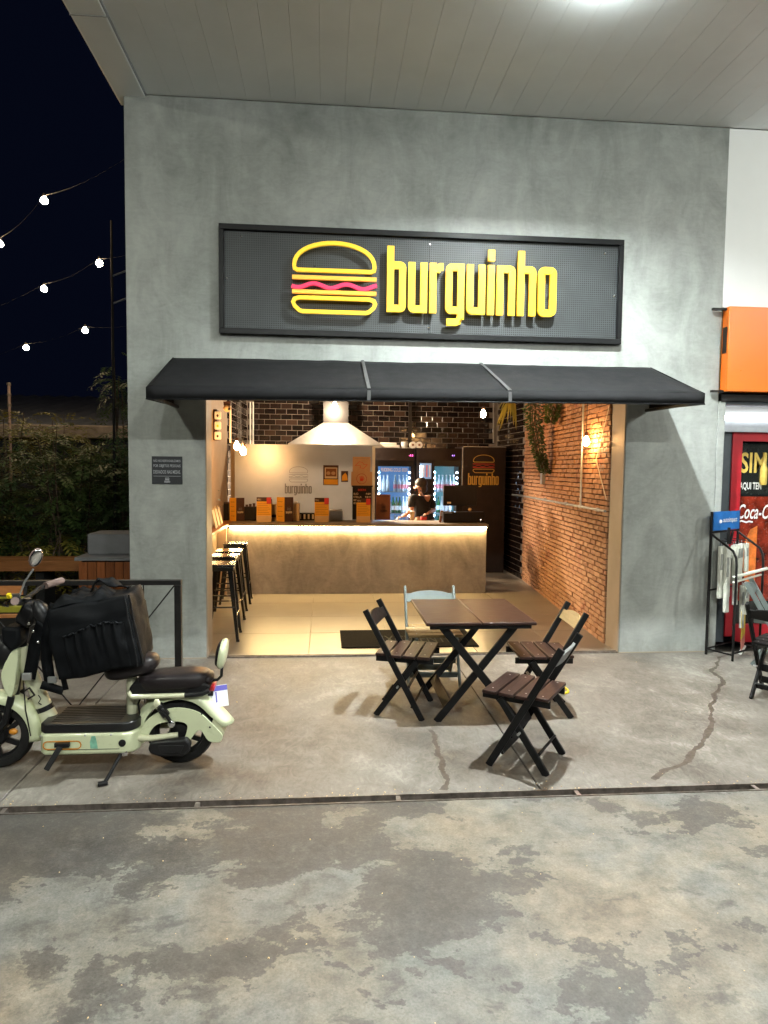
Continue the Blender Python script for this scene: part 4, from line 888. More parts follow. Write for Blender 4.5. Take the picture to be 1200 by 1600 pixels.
# range hood
HY = 5.0; hd = thing('range_hood', 'tapered steel range hood above the kitchen screen', 'range hood', (.17, HY, 2.1))
bl, br, tl_, tr_ = at(450, 693, HY), at(597, 693, HY), at(505, 659, HY), at(545, 659, HY)
mb = MB(); V = [Vector((bl.x, HY, bl.z)), Vector((br.x, HY, bl.z)), Vector((br.x, HY+.8, bl.z)), Vector((bl.x, HY+.8, bl.z)), Vector((tl_.x, HY+.22, tl_.z)), Vector((tr_.x, HY+.22, tl_.z)), Vector((tr_.x, HY+.6, tl_.z)), Vector((tl_.x, HY+.6, tl_.z))]
mb.add(V, [(0, 1, 5, 4), (1, 2, 6, 5), (2, 3, 7, 6), (3, 0, 4, 7), (4, 5, 6, 7)]); mb.build('cone', 'steel', hd)
MB().bx(bl.x, br.x, HY-.004, HY+.0, bl.z-.10, bl.z).build('skirt', 'steel', hd); MB().bx(tl_.x-.0, tr_.x, HY+.24, HY+.58, tl_.z+.001, HC-.002).build('duct', 'fridge_black', hd)
# back kitchen bench (behind the screen)
kb = thing('cooking_range', 'steel cooking range under the hood behind the screen', 'range', (.1, 5.3, 0)); MB().bx(-.6, .75, 5.0, 5.9, .01, .9).build('body', 'steel', kb, bevel=.005); MB().bx(-.6, .75, 5.0, 5.9, .902, .93).build('griddle', 'fridge_black', kb)
# fridges
def fridge(u0, u1, v0, label, door, back, Y=5.0, header=None):
    p = at(u0, v0, Y); q = at(u1, v0, Y); x0, x1, H = p.x, q.x, p.z; t = thing('drinks_fridge', label, 'fridge', ((x0+x1)/2, Y+.3, .01), 'glass door drinks fridges')
    dx0, dx1, dz0, dz1 = x0+.06, x1-.06, .45, H-.30
    if door: dx0, dx1 = door
    for a, b, c, d_ in ((x0, dx0, .02, H), (dx1, x1, .02, H), (dx0, dx1, .02, dz0), (dx0, dx1, dz1, H)): MB().bx(a, b, Y, Y+.06, c, d_).build('front_frame', 'fridge_black', t)
    for a, b, c, d_, e, f in ((x0, x0+.03, Y+.061, Y+.65, .02, H-.01), (x1-.03, x1, Y+.061, Y+.65, .02, H-.01), (x0+.031, x1-.031, Y+.061, Y+.65, H-.06, H-.01), (x0+.031, x1-.031, Y+.061, Y+.65, .02, .4)): MB().bx(a, b, c, d_, e, f).build('casing', 'fridge_black', t)
    MB().bx(x0+.031, x1-.031, Y+.52, Y+.54, .401, H-.061).build('back_panel', back, t)
    mb = MB(); n = 12; V = []
    for i in range(n+1): V += [Vector((x0+(x1-x0)*i/n, Y-.05*math.sin(math.pi*i/n)-.01, z)) for z in (H-.20, H+.0)]
    mb.add(V, [(2*i, 2*i+1, 2*i+3, 2*i+2) for i in range(n)]); mb.build('curved_header', 'cabinet_dark', t, smooth=60)
    MB().bx(dx0, dx1, Y+.01, Y+.016, dz0, dz1).build('glass_door', 'fridge_glass', t)
    for x in (dx0+.018, dx1-.018):
        for k in range(9): MB().ell((x, Y+.05, dz1-.10-.09*k), (.011, .008, .017), 8, 5).build('light_dot', 'fridge_led', t)
    sh = []
    for z in (dz1-.42, dz1-.78, dz1-1.10): MB().bx(x0+.035, x1-.035, Y+.10, Y+.5, z-.012, z).build('shelf', 'grey_metal', t); sh.append(z)
    return t, dx0, dx1, dz0, dz1, sh
pr = {}
def bottle_mesh(kind):
    body = {'brown': 'bottle_brown', 'green': 'bottle_green', 'clear': 'bottle_clear', 'white': 'label_white'}[kind[0]]; t = thing('bottle', '', 'bottle', (0, 0, 0), 'bottles on the fridge shelves')
    MB().lathe([(.026, 0), (.031, .008), (.031, .15), (.022, .19), (.012, .22), (.012, .26), (.014, .262), (.014, .275)], 12).build('glass', body, t, smooth=50)
    MB().lathe([(.0318, 0), (.0318, .07)], 12, (0, 0, .05)).build('paper_label', kind[1], t, smooth=50); MB().lathe([(.0146, 0), (.0146, .016)], 10, (0, 0, .262)).build('cap', kind[2], t); return t
kinds = {'w': ('white', 'label_white', 'white_panel'), 'p': ('clear', 'label_pink', 'white_panel'), 'g': ('green', 'label_white', 'grey_metal'), 'c': ('clear', 'label_white', 'white_panel'), 'b': ('brown', 'label_pink', 'red_plastic')}
WHAT = {'w': 'white bottle', 'p': 'clear bottle with pink label', 'g': 'green bottle', 'c': 'clear bottle with white label', 'b': 'brown bottle with pink label'}
def stock(fr, rows, who):
    t, dx0, dx1, dz0, dz1, sh = fr
    for r, row in enumerate(rows):
        n = len(row)
        for i, k in enumerate(row):
            if k == ' ': continue
            if k not in pr: pr[k] = [bottle_mesh(kinds[k]), False]
            o = copy_tree(pr[k][0]) if pr[k][1] else pr[k][0]; pr[k][1] = True
            o.location = (dx0+.045+(dx1-dx0-.09)*i/(n-1), 5.17+random.uniform(-.01, .02), sh[r]+.0005); o.rotation_euler = (0, 0, random.uniform(0, 6)); o['label'] = '%s on the %s shelf of the %s' % (WHAT[k], ['upper', 'middle', 'lower'][r], who)
f1 = fridge(585.5, 648, 700, 'tall black drinks fridge lettered cold beer beside the screen', None, 'fridge_back')
stock(f1, ['www pppp', 'wwwwgggcc', '    cccc'], 'cold beer fridge')
T, dx0, dx1, dz0, dz1, _ = f1
text('FUCKING COLD BEER', 'cream_print', 'lettering', T, (dx0+.05, 5.008, dz1-.085), dx1-dx0-.1, .06, bold=.01); p = at(639, 713, 4.94)
text('-3.2', 'digit_pink', 'temperature_display', T, (p.x, 4.94, p.z), .07, .03, bold=.02)
f2 = fridge(651, 722, 700, 'tall black drinks fridge with greenish light behind the person', (at(679, 700, 5).x, at(717, 700, 5).x), 'fridge_back_green')
stock(f2, ['pppppp', 'cgwwc ', 'wgcwgc'], 'greenish fridge')
T = f2[0]; p = at(706, 713, 4.94); text('4.1', 'digit_violet', 'temperature_display', T, (p.x, 4.94, p.z), .045, .026, bold=.02)
a, b = at(656, 748, 4.995), at(674, 724, 4.995); MB().bx(a.x, b.x, 4.985, 4.998, a.z, b.z).build('side_window', 'fridge_back', T)
for k in range(5): MB().ell((a.x+.012, 4.98, a.z+.02+.045*k), (.01, .006, .014), 8, 5).build('light_dot', 'fridge_led', T)
for k in range(3): MB().bx(a.x+.05+.05*k, a.x+.075+.05*k, 4.978, 4.984, a.z+.03, b.z-.03).build('bottle_strip', 'label_pink' if k % 2 else 'label_white', T)
MB().bx(b.x+.03, b.x+.05, 4.96, 4.999, .4, at(0, 712, 5).z).build('door_handle', 'cabinet_dark', T)
# logo cabinet
p, q = at(723, 697, 4.95), at(791, 700, 4.95); lc = thing('logo_cabinet', 'tall dark brown cabinet with yellow burger emblem beside the fridges', 'cabinet', ((p.x+q.x)/2, 5.3, .01))
MB().bx(p.x+.01, q.x, 4.95, 5.7, .012, p.z).build('body', 'cabinet_dark', lc, bevel=.006); MB().bx(p.x+.01, q.x, 4.944, 4.9495, p.z-.012, p.z-.004).build('edge_strip', 'galvanised', lc); MB().bx(p.x+.0, p.x+.009, 4.945, 5.0, at(0, 757, 4.95).z, p.z-.02).build('edge_strip', 'galvanised', lc)
e0, e1 = at(738, 739.5, 4.95), at(773, 739.5, 4.95); emblem(lc, (e0.x, 4.949, e0.z), (1, 0, 0), (0, 0, 1), e1.x-e0.x, ['gold_print', 'red_print', 'dark_red_print'], 10, 0, .003)
e0, e1 = at(731, 757.5, 4.95), at(779, 757.5, 4.95); wordmark(lc, (e0.x, 4.949, e0.z), (1, 0, 0), (0, 0, 1), e1.x-e0.x, 'gold_print', 0, .003)
# things on top of the fridges
for i, (u, lb) in enumerate(((644, 'white paper roll on the fridge top next to the carton'), (654, 'white paper roll on the fridge top above the greenish fridge'))):
    p = at(u, 692, 5.1); z = at(600, 700, 5).z+.002; t = thing('paper_roll', lb, 'paper roll', (p.x, 5.1, z), 'paper rolls on the fridges'); MB().lathe([(.02, 0), (.055, 0), (.055, .1), (.02, .1)], 20, (p.x, 5.1, z+.056), (0, -1, 0)).build('roll', 'paper_white', t, smooth=40); MB().lathe([(.019, .0), (.019, .104)], 14, (p.x, 5.1, z+.056), (0, -1, 0)).build('core', 'kraft_brown', t)
p = at(632, 692, 5.1); t = thing('pale_blue_tub', 'pale blue tub on top of the cold beer fridge', 'tub', (p.x, 5.1, z)); MB().lathe([(.045, 0), (.058, .07), (.058, .09), (.05, .1)], 16, (p.x, 5.1, z)).build('tub', 'fridge_glass' if False else 'label_white', t, smooth=50); MB().lathe([(.06, 0), (.06, .01)], 16, (p.x, 5.1, z+.1005)).build('lid', 'grey_metal', t)
a, b = at(584, 690, 5.1), at(624, 690, 5.1); t = thing('foam_tray', 'long pale foam trays lying on the cold beer fridge', 'tray', ((a.x+b.x)/2, 5.1, z)); MB().bx(a.x, b.x, 5.02, 5.3, z, z+.05).build('tray', 'ceramic_white', t, bevel=.01); MB().bx(a.x+.1, b.x-.05, 5.05, 5.25, z+.051, z+.09).build('tray_lid', 'ceramic_white', t, bevel=.01)
# security camera and indicator box on the left wall
t = thing('indicator_box', 'brown wall box with three pale square lamps high on the left wall', 'indicator box', Vector((-1.38, 2.7, 1.95)))
cxx = LW0.x
MB().bx(cxx+.001, cxx+.05, 2.66, 2.80, at(340, 688, 2.7).z, at(340, 640, 2.7).z).build('backplate', 'menu_brown', t, bevel=.004)
for k, v in enumerate((649, 665, 681)):
    zz = at(340, v, 2.65).z; o = MB().bx(cxx+.02, cxx+.105, 2.625, 2.659, zz-.05, zz+.05).build('lamp_square', 'ceramic_white', t, bevel=.012); MB().ell((cxx+.062, 2.622, zz-.005), (.014, .003, .018), 10, 6).build('mark', 'yellow_paint' if k == 1 else 'menu_brown', o)
p = at(355, 638, 2.4); t = thing('security_camera', 'small round security camera high in the left corner', 'camera', p); MB().ell(p, (.05, .05, .045), 14, 9).build('dome', 'menu_cream', t, smooth=60); MB().ell(p+Vector((.025, -.035, -.01)), (.018, .018, .018), 10, 7).build('lens', 'glass_dark', t, smooth=60); MB().box(p+Vector((0, .02, .06)), (.09, .06, .05)).build('mount', 'menu_brown', t, bevel=.006)
# doormat
mt = thing('doormat', 'black rubber doormat with faded lettering across the threshold', 'doormat', (.84, .6, .01)); MB().bx(.17, 1.52, .25, .95, .0105, .020).build('mat', 'rubber_mat', mt, bevel=.004); text('EXCELENTE', 'mat_print', 'lettering', mt, (.55, .40, .0202), .75, .28, (1, 0, 0), (0, 1, 0))
# filament pendants
def pendant(u, v, Y, label, glow='bulb_glow', rad=.034, top=HC):
    p = at(u, v, Y); t = thing('pendant_bulb', label, 'pendant lamp', p, 'bare bulbs hanging in the shop')
    MB().lathe([(.012, .055), (.016, .045), (.03, .02), (rad, -.005), (rad*.95, -.02), (rad*.6, -.04), (.006, -.047)], 14, p).build('bulb', glow, t, smooth=60)
    MB().lathe([(.016, .056), (.02, .06), (.02, .095), (.008, .10)], 12, p).build('socket', 'menu_brown', t, smooth=40)
    MB().tube([p+Vector((0, 0, .098)), Vector((p.x, p.y, top))], .0035, 6).build('cord', 'cable_black', t); return p
pendant(370, 697, 1.95, 'warm bare bulb over the ledge, higher of the close pair'); pendant(380, 705, 2.05, 'warm bare bulb over the ledge, lower of the close pair')
pendant(755, 647, 2.55, 'warm bare bulb hanging before the dark tiles and logo cabinet'); pendant(916, 690, .78, 'warm bare bulb hanging by the brick wall')
pendant(523, 634, 4.62, 'bright bare bulb hanging in front of the range hood', 'kitchen_glow', .04)
MB().bx(-.2, .5, 5.25, 5.35, bl.z-.03, bl.z-.01).build('hood_light', 'kitchen_glow', hd)
# ================================================================== folding table and chairs
def chair(frame, slat, rail):
    """local: +x forward, back at x=0, feet on z=0"""
    t = thing('folding_chair', '', 'chair', (0, 0, 0))
    yb, yl = .205, .172
    for s in (-1, 1):
        MB().beam((0, s*yb, .755), (.415, s*yb, .0), .042, .020, (0, 1, 0)).build('post', frame, t, bevel=.004)
        o = MB().beam((.075, s*yl, .0), (.365, s*yl, .405), .042, .020, (0, 1, 0)).build('leg', frame, t, bevel=.004)
        MB().tube([(.236, s*(yb-.02), .224), (.236, s*(yb+.014), .224)], .007, 8).build('pivot_bolt', 'galvanised', o)
        MB().box((.275, s*(yl-.021), .408), (.41, .018, .042)).build('seat_rail', frame, t, bevel=.003)
        # blunt ends of the feet
    for k in range(4):
        x = .115+.101*k; MB().box((x, 0, .441), (.088, .37 if k == 0 else .43, .020)).build('slat', slat, t, bevel=.004)
        for sy in (-1, 1): MB().ell((x, sy*(.150), .4515), (.006, .006, .002), 8, 5).build('screw', 'galvanised', t)
    # arched back rail
    mb = MB(); n = 12; V = []; dirp = Vector((.415, 0, -.755)).normalized(); nrm_ = Vector((-dirp.z, 0, dirp.x)); o0 = Vector((0, 0, .755)); F = []
    for i in range(n+1):
        u = i/n; y = -.196+.392*u; arch = .03*math.sin(math.pi*min(1, max(0, (u-.12)/.76)))**.6 if .12 < u < .88 else 0; bow = -.014*math.sin(math.pi*u)
        for (dp, th) in ((.062-arch, -.009), (.062-arch, .009), (.135, .009), (.135, -.009)): V.append(o0 + dirp*dp + nrm_*(th+bow) + Vector((0, y, 0)))
    for i in range(n): F += [(4*i+k, 4*i+(k+1) % 4, 4*i+4+(k+1) % 4, 4*i+4+k) for k in range(4)]
    F += [(0, 1, 2, 3), (4*n, 4*n+1, 4*n+2, 4*n+3)]; mb.add(V, F); mb.build('back_rail', rail, t, bevel=.002)
    MB().box((.30, 0, .205), (.018, .37, .055), Matrix.Rotation(.5, 3, 'Y')).build('stretcher', frame, t, bevel=.003)
    MB().box((.345, 0, .10), (.016, .389, .05), Matrix.Rotation(.5, 3, 'Y')).build('stretcher', frame, t, bevel=.003)
    MB().box((.135, 0, .10), (.016, .323, .05), Matrix.Rotation(-.62, 3, 'Y')).build('stretcher', frame, t, bevel=.003)
    return t
def put(o, x, y, fx, fy, label):
    o.location = (x, y, 0); o.rotation_euler = (0, 0, math.atan2(fy, fx)); o['label'] = label; o['group'] = 'folding chairs on the apron'
c1 = chair('black_paint', 'seat_wood', 'black_paint'); put(c1, .35, -1.32, .95, -.30, 'dark folding chair with brown slats between the scooter and the table')
c2 = chair('black_paint', 'seat_wood', 'grey_paint'); put(c2, 1.435, -2.43, -.82, .57, 'dark folding chair with grey back rail standing by the slot drain')
c3 = chair('black_paint', 'seat_wood', 'raw_wood'); put(c3, 1.83, -1.48, -1, .05, 'dark folding chair with raw wood back rail on the brick wall side of the table')
c4 = chair('grey_blue_paint', 'raw_wood', 'grey_blue_paint'); put(c4, .885, -.57, -.02, -1, 'grey-blue folding chair with raw wood slats between table and doormat')
c5 = chair('black_paint', 'black_paint', 'black_paint'); put(c5, 3.33, -1.52, .80, .60, 'all-black folding chair by the display rack with its back to the table')
c6 = chair('grey_blue_paint', 'seat_wood', 'grey_blue_paint'); lp = atz(1166, 910, .755) + Vector((.6, .8, 0))*.205; put(c6, lp.x, lp.y, .8, -.6, 'grey-blue folding chair behind the black chair near the red door')
tb = thing('folding_table', 'square dark brown folding table with crossed black legs on the apron', 'table', (1.07, -1.34, 0))
TX0, TX1, TY0, TY1, TH = .685, 1.445, -1.76, -.92, .715
xm = (TX0+TX1)/2
MB().bx(TX0, xm-.002, TY0, TY1, TH-.022, TH).build('top_board', 'table_wood', tb, bevel=.006); MB().bx(xm+.002, TX1, TY0, TY1, TH-.022, TH).build('top_board', 'table_wood', tb, bevel=.006)
for y in (TY0+.035, TY1-.035): MB().bx(TX0+.03, TX1-.03, y-.012, y+.012, TH-.05, TH-.0225).build('batten', 'black_paint', tb, bevel=.003)
for y, dy in ((TY0+.09, .013), (TY1-.09, -.013)):
    MB().beam((xm-.27, y-dy, TH-.03), (xm+.285, y-dy, 0), .052, .021, (0, 1, 0)).build('leg', 'black_paint', tb, bevel=.004)
    MB().beam((xm+.27, y+dy, TH-.03), (xm-.285, y+dy, 0), .052, .021, (0, 1, 0)).build('leg', 'black_paint', tb, bevel=.004)
for x, r in ((xm-.205, .66), (xm+.205, -.66)): MB().box((x, (TY0+TY1)/2, .115), (.018, .60, .075), Matrix.Rotation(r, 3, 'Y')).build('stretcher', 'black_paint', tb, bevel=.003)
MB().bx(xm-.01, xm+.01, TY0+.1, TY1-.1, .345, .385).build('centre_bar', 'black_paint', tb, bevel=.003)
yr = thing('yellow_strap', 'yellow loop of strap lying on the apron behind the chair', 'strap', atz(876, 1077, .01)); p = atz(876, 1077, .012)
MB().tube([(p.x+.055*math.cos(a*.393), p.y+.085*math.sin(a*.393), .010) for a in range(16)], .009, 8, closed=True).build('loop', 'yellow_paint', yr, smooth=60); MB().box((p.x, p.y-.02, .009), (.05, .03, .012), Matrix.Rotation(.5, 3, 'Z')).build('buckle', 'yellow_paint', yr, bevel=.003)

# ================================================================== handrail
hr = thing('handrail', 'black steel handrail with thin diagonal rods beside the shop pier', 'handrail', (-1.06, -1.22, 0))
RY = -1.22; ztop = .925
MB().bx(-6.5, -1.03, RY-.025, RY+.025, ztop-.035, ztop).build('top_rail', 'rail_black', hr, bevel=.003)
for x in (-1.055, -2.52, -3.98): MB().bx(x-.024, x+.024, RY-.024, RY+.024, 0, ztop-.036).build('post', 'rail_black', hr, bevel=.003)
for x0 in (-1.08, -2.55):
    xm_ = x0-.71
    MB().tube([(x0, RY, ztop-.04), (xm_+.02, RY, .004)], .0055, 6).build('rod', 'rail_black', hr); MB().tube([(x0-1.42, RY, ztop-.04), (xm_-.02, RY, .004)], .0055, 6).build('rod', 'rail_black', hr)
    MB().tube([(x0-.22, RY-.0, ztop-.036), (x0-.22, RY, .0)], .0055, 6).build('rod', 'rail_black', hr)

def smooth_poly(p, n=4):
    N = len(p); out = []
    for i in range(N):
        a, b, c, d_ = (Vector(p[(i+k) % N]) for k in (-1, 0, 1, 2))
        for k in range(n):
            t = k/n; q = .5*((2*b)+(c-a)*t+(2*a-5*b+4*c-d_)*t*t+(3*b-a-3*c+d_)*t**3); out.append((q.x, q.y))
    return out
# ================================================================== electric scooter (seen from its right side)
so = thing('electric_scooter', 'pale green electric scooter with black seats parked on the apron', 'scooter', (-1.35, -2.2, 0))
YC = -2.2
def S(u, v, Y=YC): return at(u, v, Y)
def wheel(cx, cz, r, name='wheel'):
    w = MB(); c = Vector((cx, YC, cz)); R_, q = r-.042, .042
    prof = [(R_-.012, -.040), (R_+.01, -.043), (R_+.030, -.036), (r, -.014), (r, .014), (R_+.030, .036), (R_+.01, .043), (R_-.012, .040), (R_-.02, 0)]
    V = []; F = []; n = 40; m_ = len(prof)
    for i in range(n):
        a = 2*math.pi*i/n
        for pr_, y in prof: V.append(c + Vector((pr_*math.cos(a), y, pr_*math.sin(a))))
    for i in range(n):
        for k in range(m_): F.append((i*m_+k, i*m_+(k+1) % m_, ((i+1) % n)*m_+(k+1) % m_, ((i+1) % n)*m_+k))
    w.add(V, F); tyre = w.build('tyre', 'tyre', so, smooth=35)
    MB().tube([c + Vector(((R_-.018)*math.cos(2*math.pi*i/32), 0, (R_-.018)*math.sin(2*math.pi*i/32))) for i in range(32)], .014, 8, closed=True).build('rim', 'scooter_black', so, smooth=60)
    MB().lathe([(.01, -.055), (.05, -.05), (.062, -.03), (.062, .03), (.05, .05), (.01, .055)], 20, c, (0, 1, 0)).build('hub', 'scooter_black', so, smooth=40)
    for k in range(6):
        a = 2*math.pi*k/6+.3; MB().beam(c+Vector((.055*math.cos(a), 0, .055*math.sin(a))), c+Vector(((R_-.02)*math.cos(a+.25), 0, (R_-.02)*math.sin(a+.25))), .03, .022, (0, 1, 0)).build('spoke', 'scooter_black', so, bevel=.004)
    return c
rw = wheel(-.838, .196, .196); fw = wheel(-1.868, .196, .196)
def fender(c, r, a0, a1, w, name, mat, flare=0):
    mb = MB(); n = 22; V = []; F = []; m_ = 9
    for i in range(n+1):
        a = math.radians(a0+(a1-a0)*i/n); rr = r + flare*max(0, (i/n-.8)/.2)**2*.05
        for k in range(m_):
            s = -1+2*k/(m_-1); drop = .055*abs(s)**3.0
            V.append(c + Vector(((rr-drop)*math.cos(a), s*w/2, (rr-drop)*math.sin(a))))
    for i in range(n): F += [(i*m_+k, i*m_+k+1, (i+1)*m_+k+1, (i+1)*m_+k) for k in range(m_-1)]
    mb.add(V, F); o = mb.build(name, mat, so, smooth=60); s = o.modifiers.new('s', 'SOLIDIFY'); s.thickness = .006; return o
fender(rw, .262, 172, 8, .165, 'rear_fender', 'scooter_green', 1)
fender(fw, .255, 150, -8, .15, 'front_fender', 'scooter_green')
# side cheek of the rear fender running down to the axle (near side)
for ys in (-2.29, -2.11):
    fn = lambda u, v, dp, ys=ys: Vector((at(u, v, YC).x, ys+dp, at(u, v, YC).z))
    MB().prism(smooth_poly([(218, 1150), (222, 1136), (236, 1116), (258, 1102), (285, 1097), (315, 1104), (336, 1122), (350, 1137), (351, 1144), (346, 1150), (330, 1148), (318, 1132), (309, 1137), (298, 1152), (288, 1157), (296, 1136), (297, 1124), (287, 1119), (268, 1119), (250, 1124), (240, 1136), (233, 1150)]), fn, -.004, .004).build('fender_cheek', 'scooter_green', so, bevel=.003)
MB().prism(smooth_poly([(336, 1117), (343, 1121), (352, 1137), (350, 1143), (338, 1143), (332, 1136)]), lambda u, v, dp: Vector((at(u, v, YC).x, -2.2+dp, at(u, v, YC).z)), -.07, .07).build('rear_reflector', 'scooter_cream', so, bevel=.004)
# battery tray and deck
YN, YF = -2.365, -2.04
def slabp(pts, z0, z1, name, mat, bev):
    mb = MB(); mb.prism(pts, lambda u, v, dp: Vector((u, v, dp)), z0, z1); return mb.build(name, mat, so, bevel=bev, seg=3)
xa, xb = -1.585, -1.045
outl = [(xa, YN+.03), (xa+.03, YN), (xb-.09, YN)] + [(xb-.09+.09*math.sin(k*.2618), YN+.09-.09*math.cos(k*.2618)) for k in range(1, 7)] + [(xb-.09+.09*math.cos(k*.2618), YF-.09+.09*math.sin(k*.2618)) for k in range(0, 7)] + [(xa+.03, YF), (xa, YF-.03)]
tray = slabp(outl, .122, .248, 'battery_tray', 'scooter_green', .018)
ins = lambda p, k: [(xa+(xb-xa)/2+(x-(xa+xb)/2)*k, (YN+YF)/2+(y-(YN+YF)/2)*k) for x, y in p]
deck = slabp(ins(outl, .985), .2485, .302, 'deck', 'deck_rubber', .008)
for k in range(9):
    y = YN+.05+.028*k; MB().bx(xa+.06, xb-.10-(.02 if k > 6 else 0), y-.006, y+.006, .302, .306).build('deck_rib', 'deck_rubber', deck, bevel=.002)
MB().bx(xa+.03, xb-.12, YN+.05, YF-.05, .105, .121).build('under_plate', 'scooter_black', so)
pts = [(-1.525+.0, .165+.0)]
ov = [(-1.535+.022*math.cos(math.radians(a)), .183+.022*math.sin(math.radians(a))) for a in range(90, 271, 30)] + [(-1.375+.022*math.cos(math.radians(a)), .183+.022*math.sin(math.radians(a))) for a in range(-90, 91, 30)]
MB().strip(ov, .006, lambda u, v, dp: Vector((u, YN-.001-dp, v)), 0, .003, True).build('peg_recess_ring', 'amber', tray)
MB().lathe([(.020, 0), (.020, .006), (.016, .008)], 18, (-1.128, YN, .188), (0, -1, 0)).build('plug_cap', 'scooter_black', tray, smooth=40)
MB().beam((-1.455, YN-.012, .19), (-1.515, YN-.075, .075), .03, .016, (0, 1, .3)).build('foot_peg', 'scooter_black', so, bevel=.004); MB().bx(-1.49, -1.41, YN-.025, YN-.001, .178, .202).build('peg_hinge', 'scooter_black', so, bevel=.003)
MB().bx(xa+.05, xb-.10, YN-.0015, YN+.002, .1535, .1560).build('panel_seam', 'scooter_black', tray)
for x in (-1.57, -1.33, -1.19): MB().ell((x, YN-.001, .236), (.006, .003, .006), 8, 6).build('bolt', 'galvanised', tray)
MB().prism([(-1.302, .16), (-1.262, .158), (-1.268, .20), (-1.275, .232), (-1.296, .23), (-1.305, .195)], lambda u, v, dp: Vector((u, YN-dp, v)), 0, .001).build('paint_smear', 'teal_smear', tray)
for x, z in ((-.93, .345), (-.80, .375), (-.70, .32), (-.655, .24)): MB().ell((x, -2.295, z), (.006, .003, .006), 8, 6).build('bolt', 'scooter_black', so)
# kickstand
ks_ = MB().tube([(-1.135, YN+.03, .13), (-1.17, YN-.06, .055), (-1.195, YN-.115, .006)], [.011, .010, .011], 8); ks_.build('kickstand', 'scooter_black', so, smooth=40)
MB().box((-1.20, YN-.12, .012), (.05, .03, .02), Matrix.Rotation(.4, 3, 'Z')).build('stand_foot', 'scooter_black', so, bevel=.004); MB().box((-1.12, YN+.03, .128), (.03, .05, .04)).build('stand_bracket', 'chrome', so, bevel=.003)
# front tube, steering and legshield
MB().tube([S(82, 1132), S(70, 1106), S(46, 1050), S(36, 1010)], [.052, .046, .042, .04], 14).build('down_tube', 'scooter_cream', so, smooth=50)
MB().tube([S(72, 1109), S(69, 1102)], .048, 14).build('tube_ring', 'scooter_black', so)
MB().prism(smooth_poly([(11, 1046), (22, 1020), (31, 1010), (37, 1013), (36, 1034), (29, 1078), (22, 1082), (14, 1066)]), lambda u, v, dp: Vector((at(u, v, YC).x, YC+dp, at(u, v, YC).z)), -.075, .075).build('leg_shield', 'scooter_green', so, bevel=.012, seg=3)
MB().tube([S(44, 935), S(40, 985), S(30, 1040), S(24, 1085)], .022, 10).build('steering_column', 'scooter_black', so, smooth=50)
for s in (-1, 1): MB().tube([S(26, 1082)+Vector((0, s*.065, 0)), S(17, 1120)+Vector((0, s*.07, 0)), fw+Vector((.0, s*.07, .0))], [.02, .02, .016], 10).build('fork_leg', 'scooter_black', so, smooth=50)
MB().ell(S(21, 1143, -2.30), (.024, .018, .018), 12, 8).build('indicator', 'amber', so, smooth=60)
MB().ell(S(10, 1018), (.095, .085, .105), 18, 12).build('headlight_shell', 'scooter_black', so, smooth=60); MB().lathe([(.07, 0), (.082, .012), (.078, .03), (.02, .04)], 18, S(10, 1018)+Vector((-.08, 0, 0)), (-1, 0, 0)).build('headlight_lens', 'chrome', so, smooth=40)
MB().tube([S(38, 1080, -2.28), S(46, 1075, -2.3), S(54, 1086, -2.3), S(44, 1092, -2.28)], .006, 6).build('brake_cable', 'cable_black', so); MB().tube([S(36, 1060, -2.27), S(40, 1110, -2.28), S(48, 1150, -2.27)], .004, 6).build('brake_cable', 'cable_black', so)
MB().tube([S(60, 1086, -2.25), S(64, 1092, -2.255), S(60, 1098, -2.255), S(65, 1101, -2.25)], .003, 6).build('tube_mark', 'cable_black', so)
# handlebar
hb0 = S(43, 938); MB().tube([hb0+Vector((.02, .30, .055)), hb0+Vector((-.0, .16, .04)), hb0+Vector((-.03, .05, 0)), hb0+Vector((-.03, -.05, 0)), hb0+Vector((.0, -.16, .03)), hb0+Vector((.05, -.27, .05))], .013, 10).build('handlebar', 'scooter_black', so, smooth=60)
MB().tube([hb0+Vector((.02, -.20, .035)), hb0+Vector((.075, -.33, .06))], .021, 12).build('grip', 'brown_grip', so, smooth=40); MB().tube([hb0+Vector((.02, .20, .05)), hb0+Vector((.07, .33, .06))], .021, 12).build('grip', 'brown_grip', so, smooth=40)
MB().tube([hb0+Vector((-.045, -.17, .02)), hb0+Vector((-.02, -.25, .022)), hb0+Vector((.03, -.31, .03))], .007, 8).build('brake_lever', 'chrome', so, smooth=60)
MB().box(hb0+Vector((-.01, -.13, .035)), (.05, .07, .05), Matrix.Rotation(.3, 3, 'Z')).build('switch_box', 'scooter_black', so, bevel=.008); MB().box(hb0+Vector((-.02, -.18, .06)), (.022, .02, .03), Matrix.Rotation(.5, 3, 'X')).build('yellow_switch', 'yellow_paint', so, bevel=.004)
m0 = hb0+Vector((.005, -.11, .05)); m1 = S(52, 889, m0.y); MB().tube([m0, lerp(m0, m1, .5)+Vector((-.01, 0, 0)), m1], .006, 8).build('mirror_stalk', 'galvanised', so, smooth=60)
mm = S(56, 871, m0.y); MB().ell(mm, (.034, .016, .056), 18, 12, Matrix.Rotation(.35, 3, 'Y') @ Matrix.Rotation(.5, 3, 'Z')).build('mirror_shell', 'brown_grip', so, smooth=60); MB().ell(mm+Vector((.006, -.010, 0)), (.030, .010, .050), 18, 12, Matrix.Rotation(.35, 3, 'Y') @ Matrix.Rotation(.5, 3, 'Z')).build('mirror_glass', 'chrome', so, smooth=60)
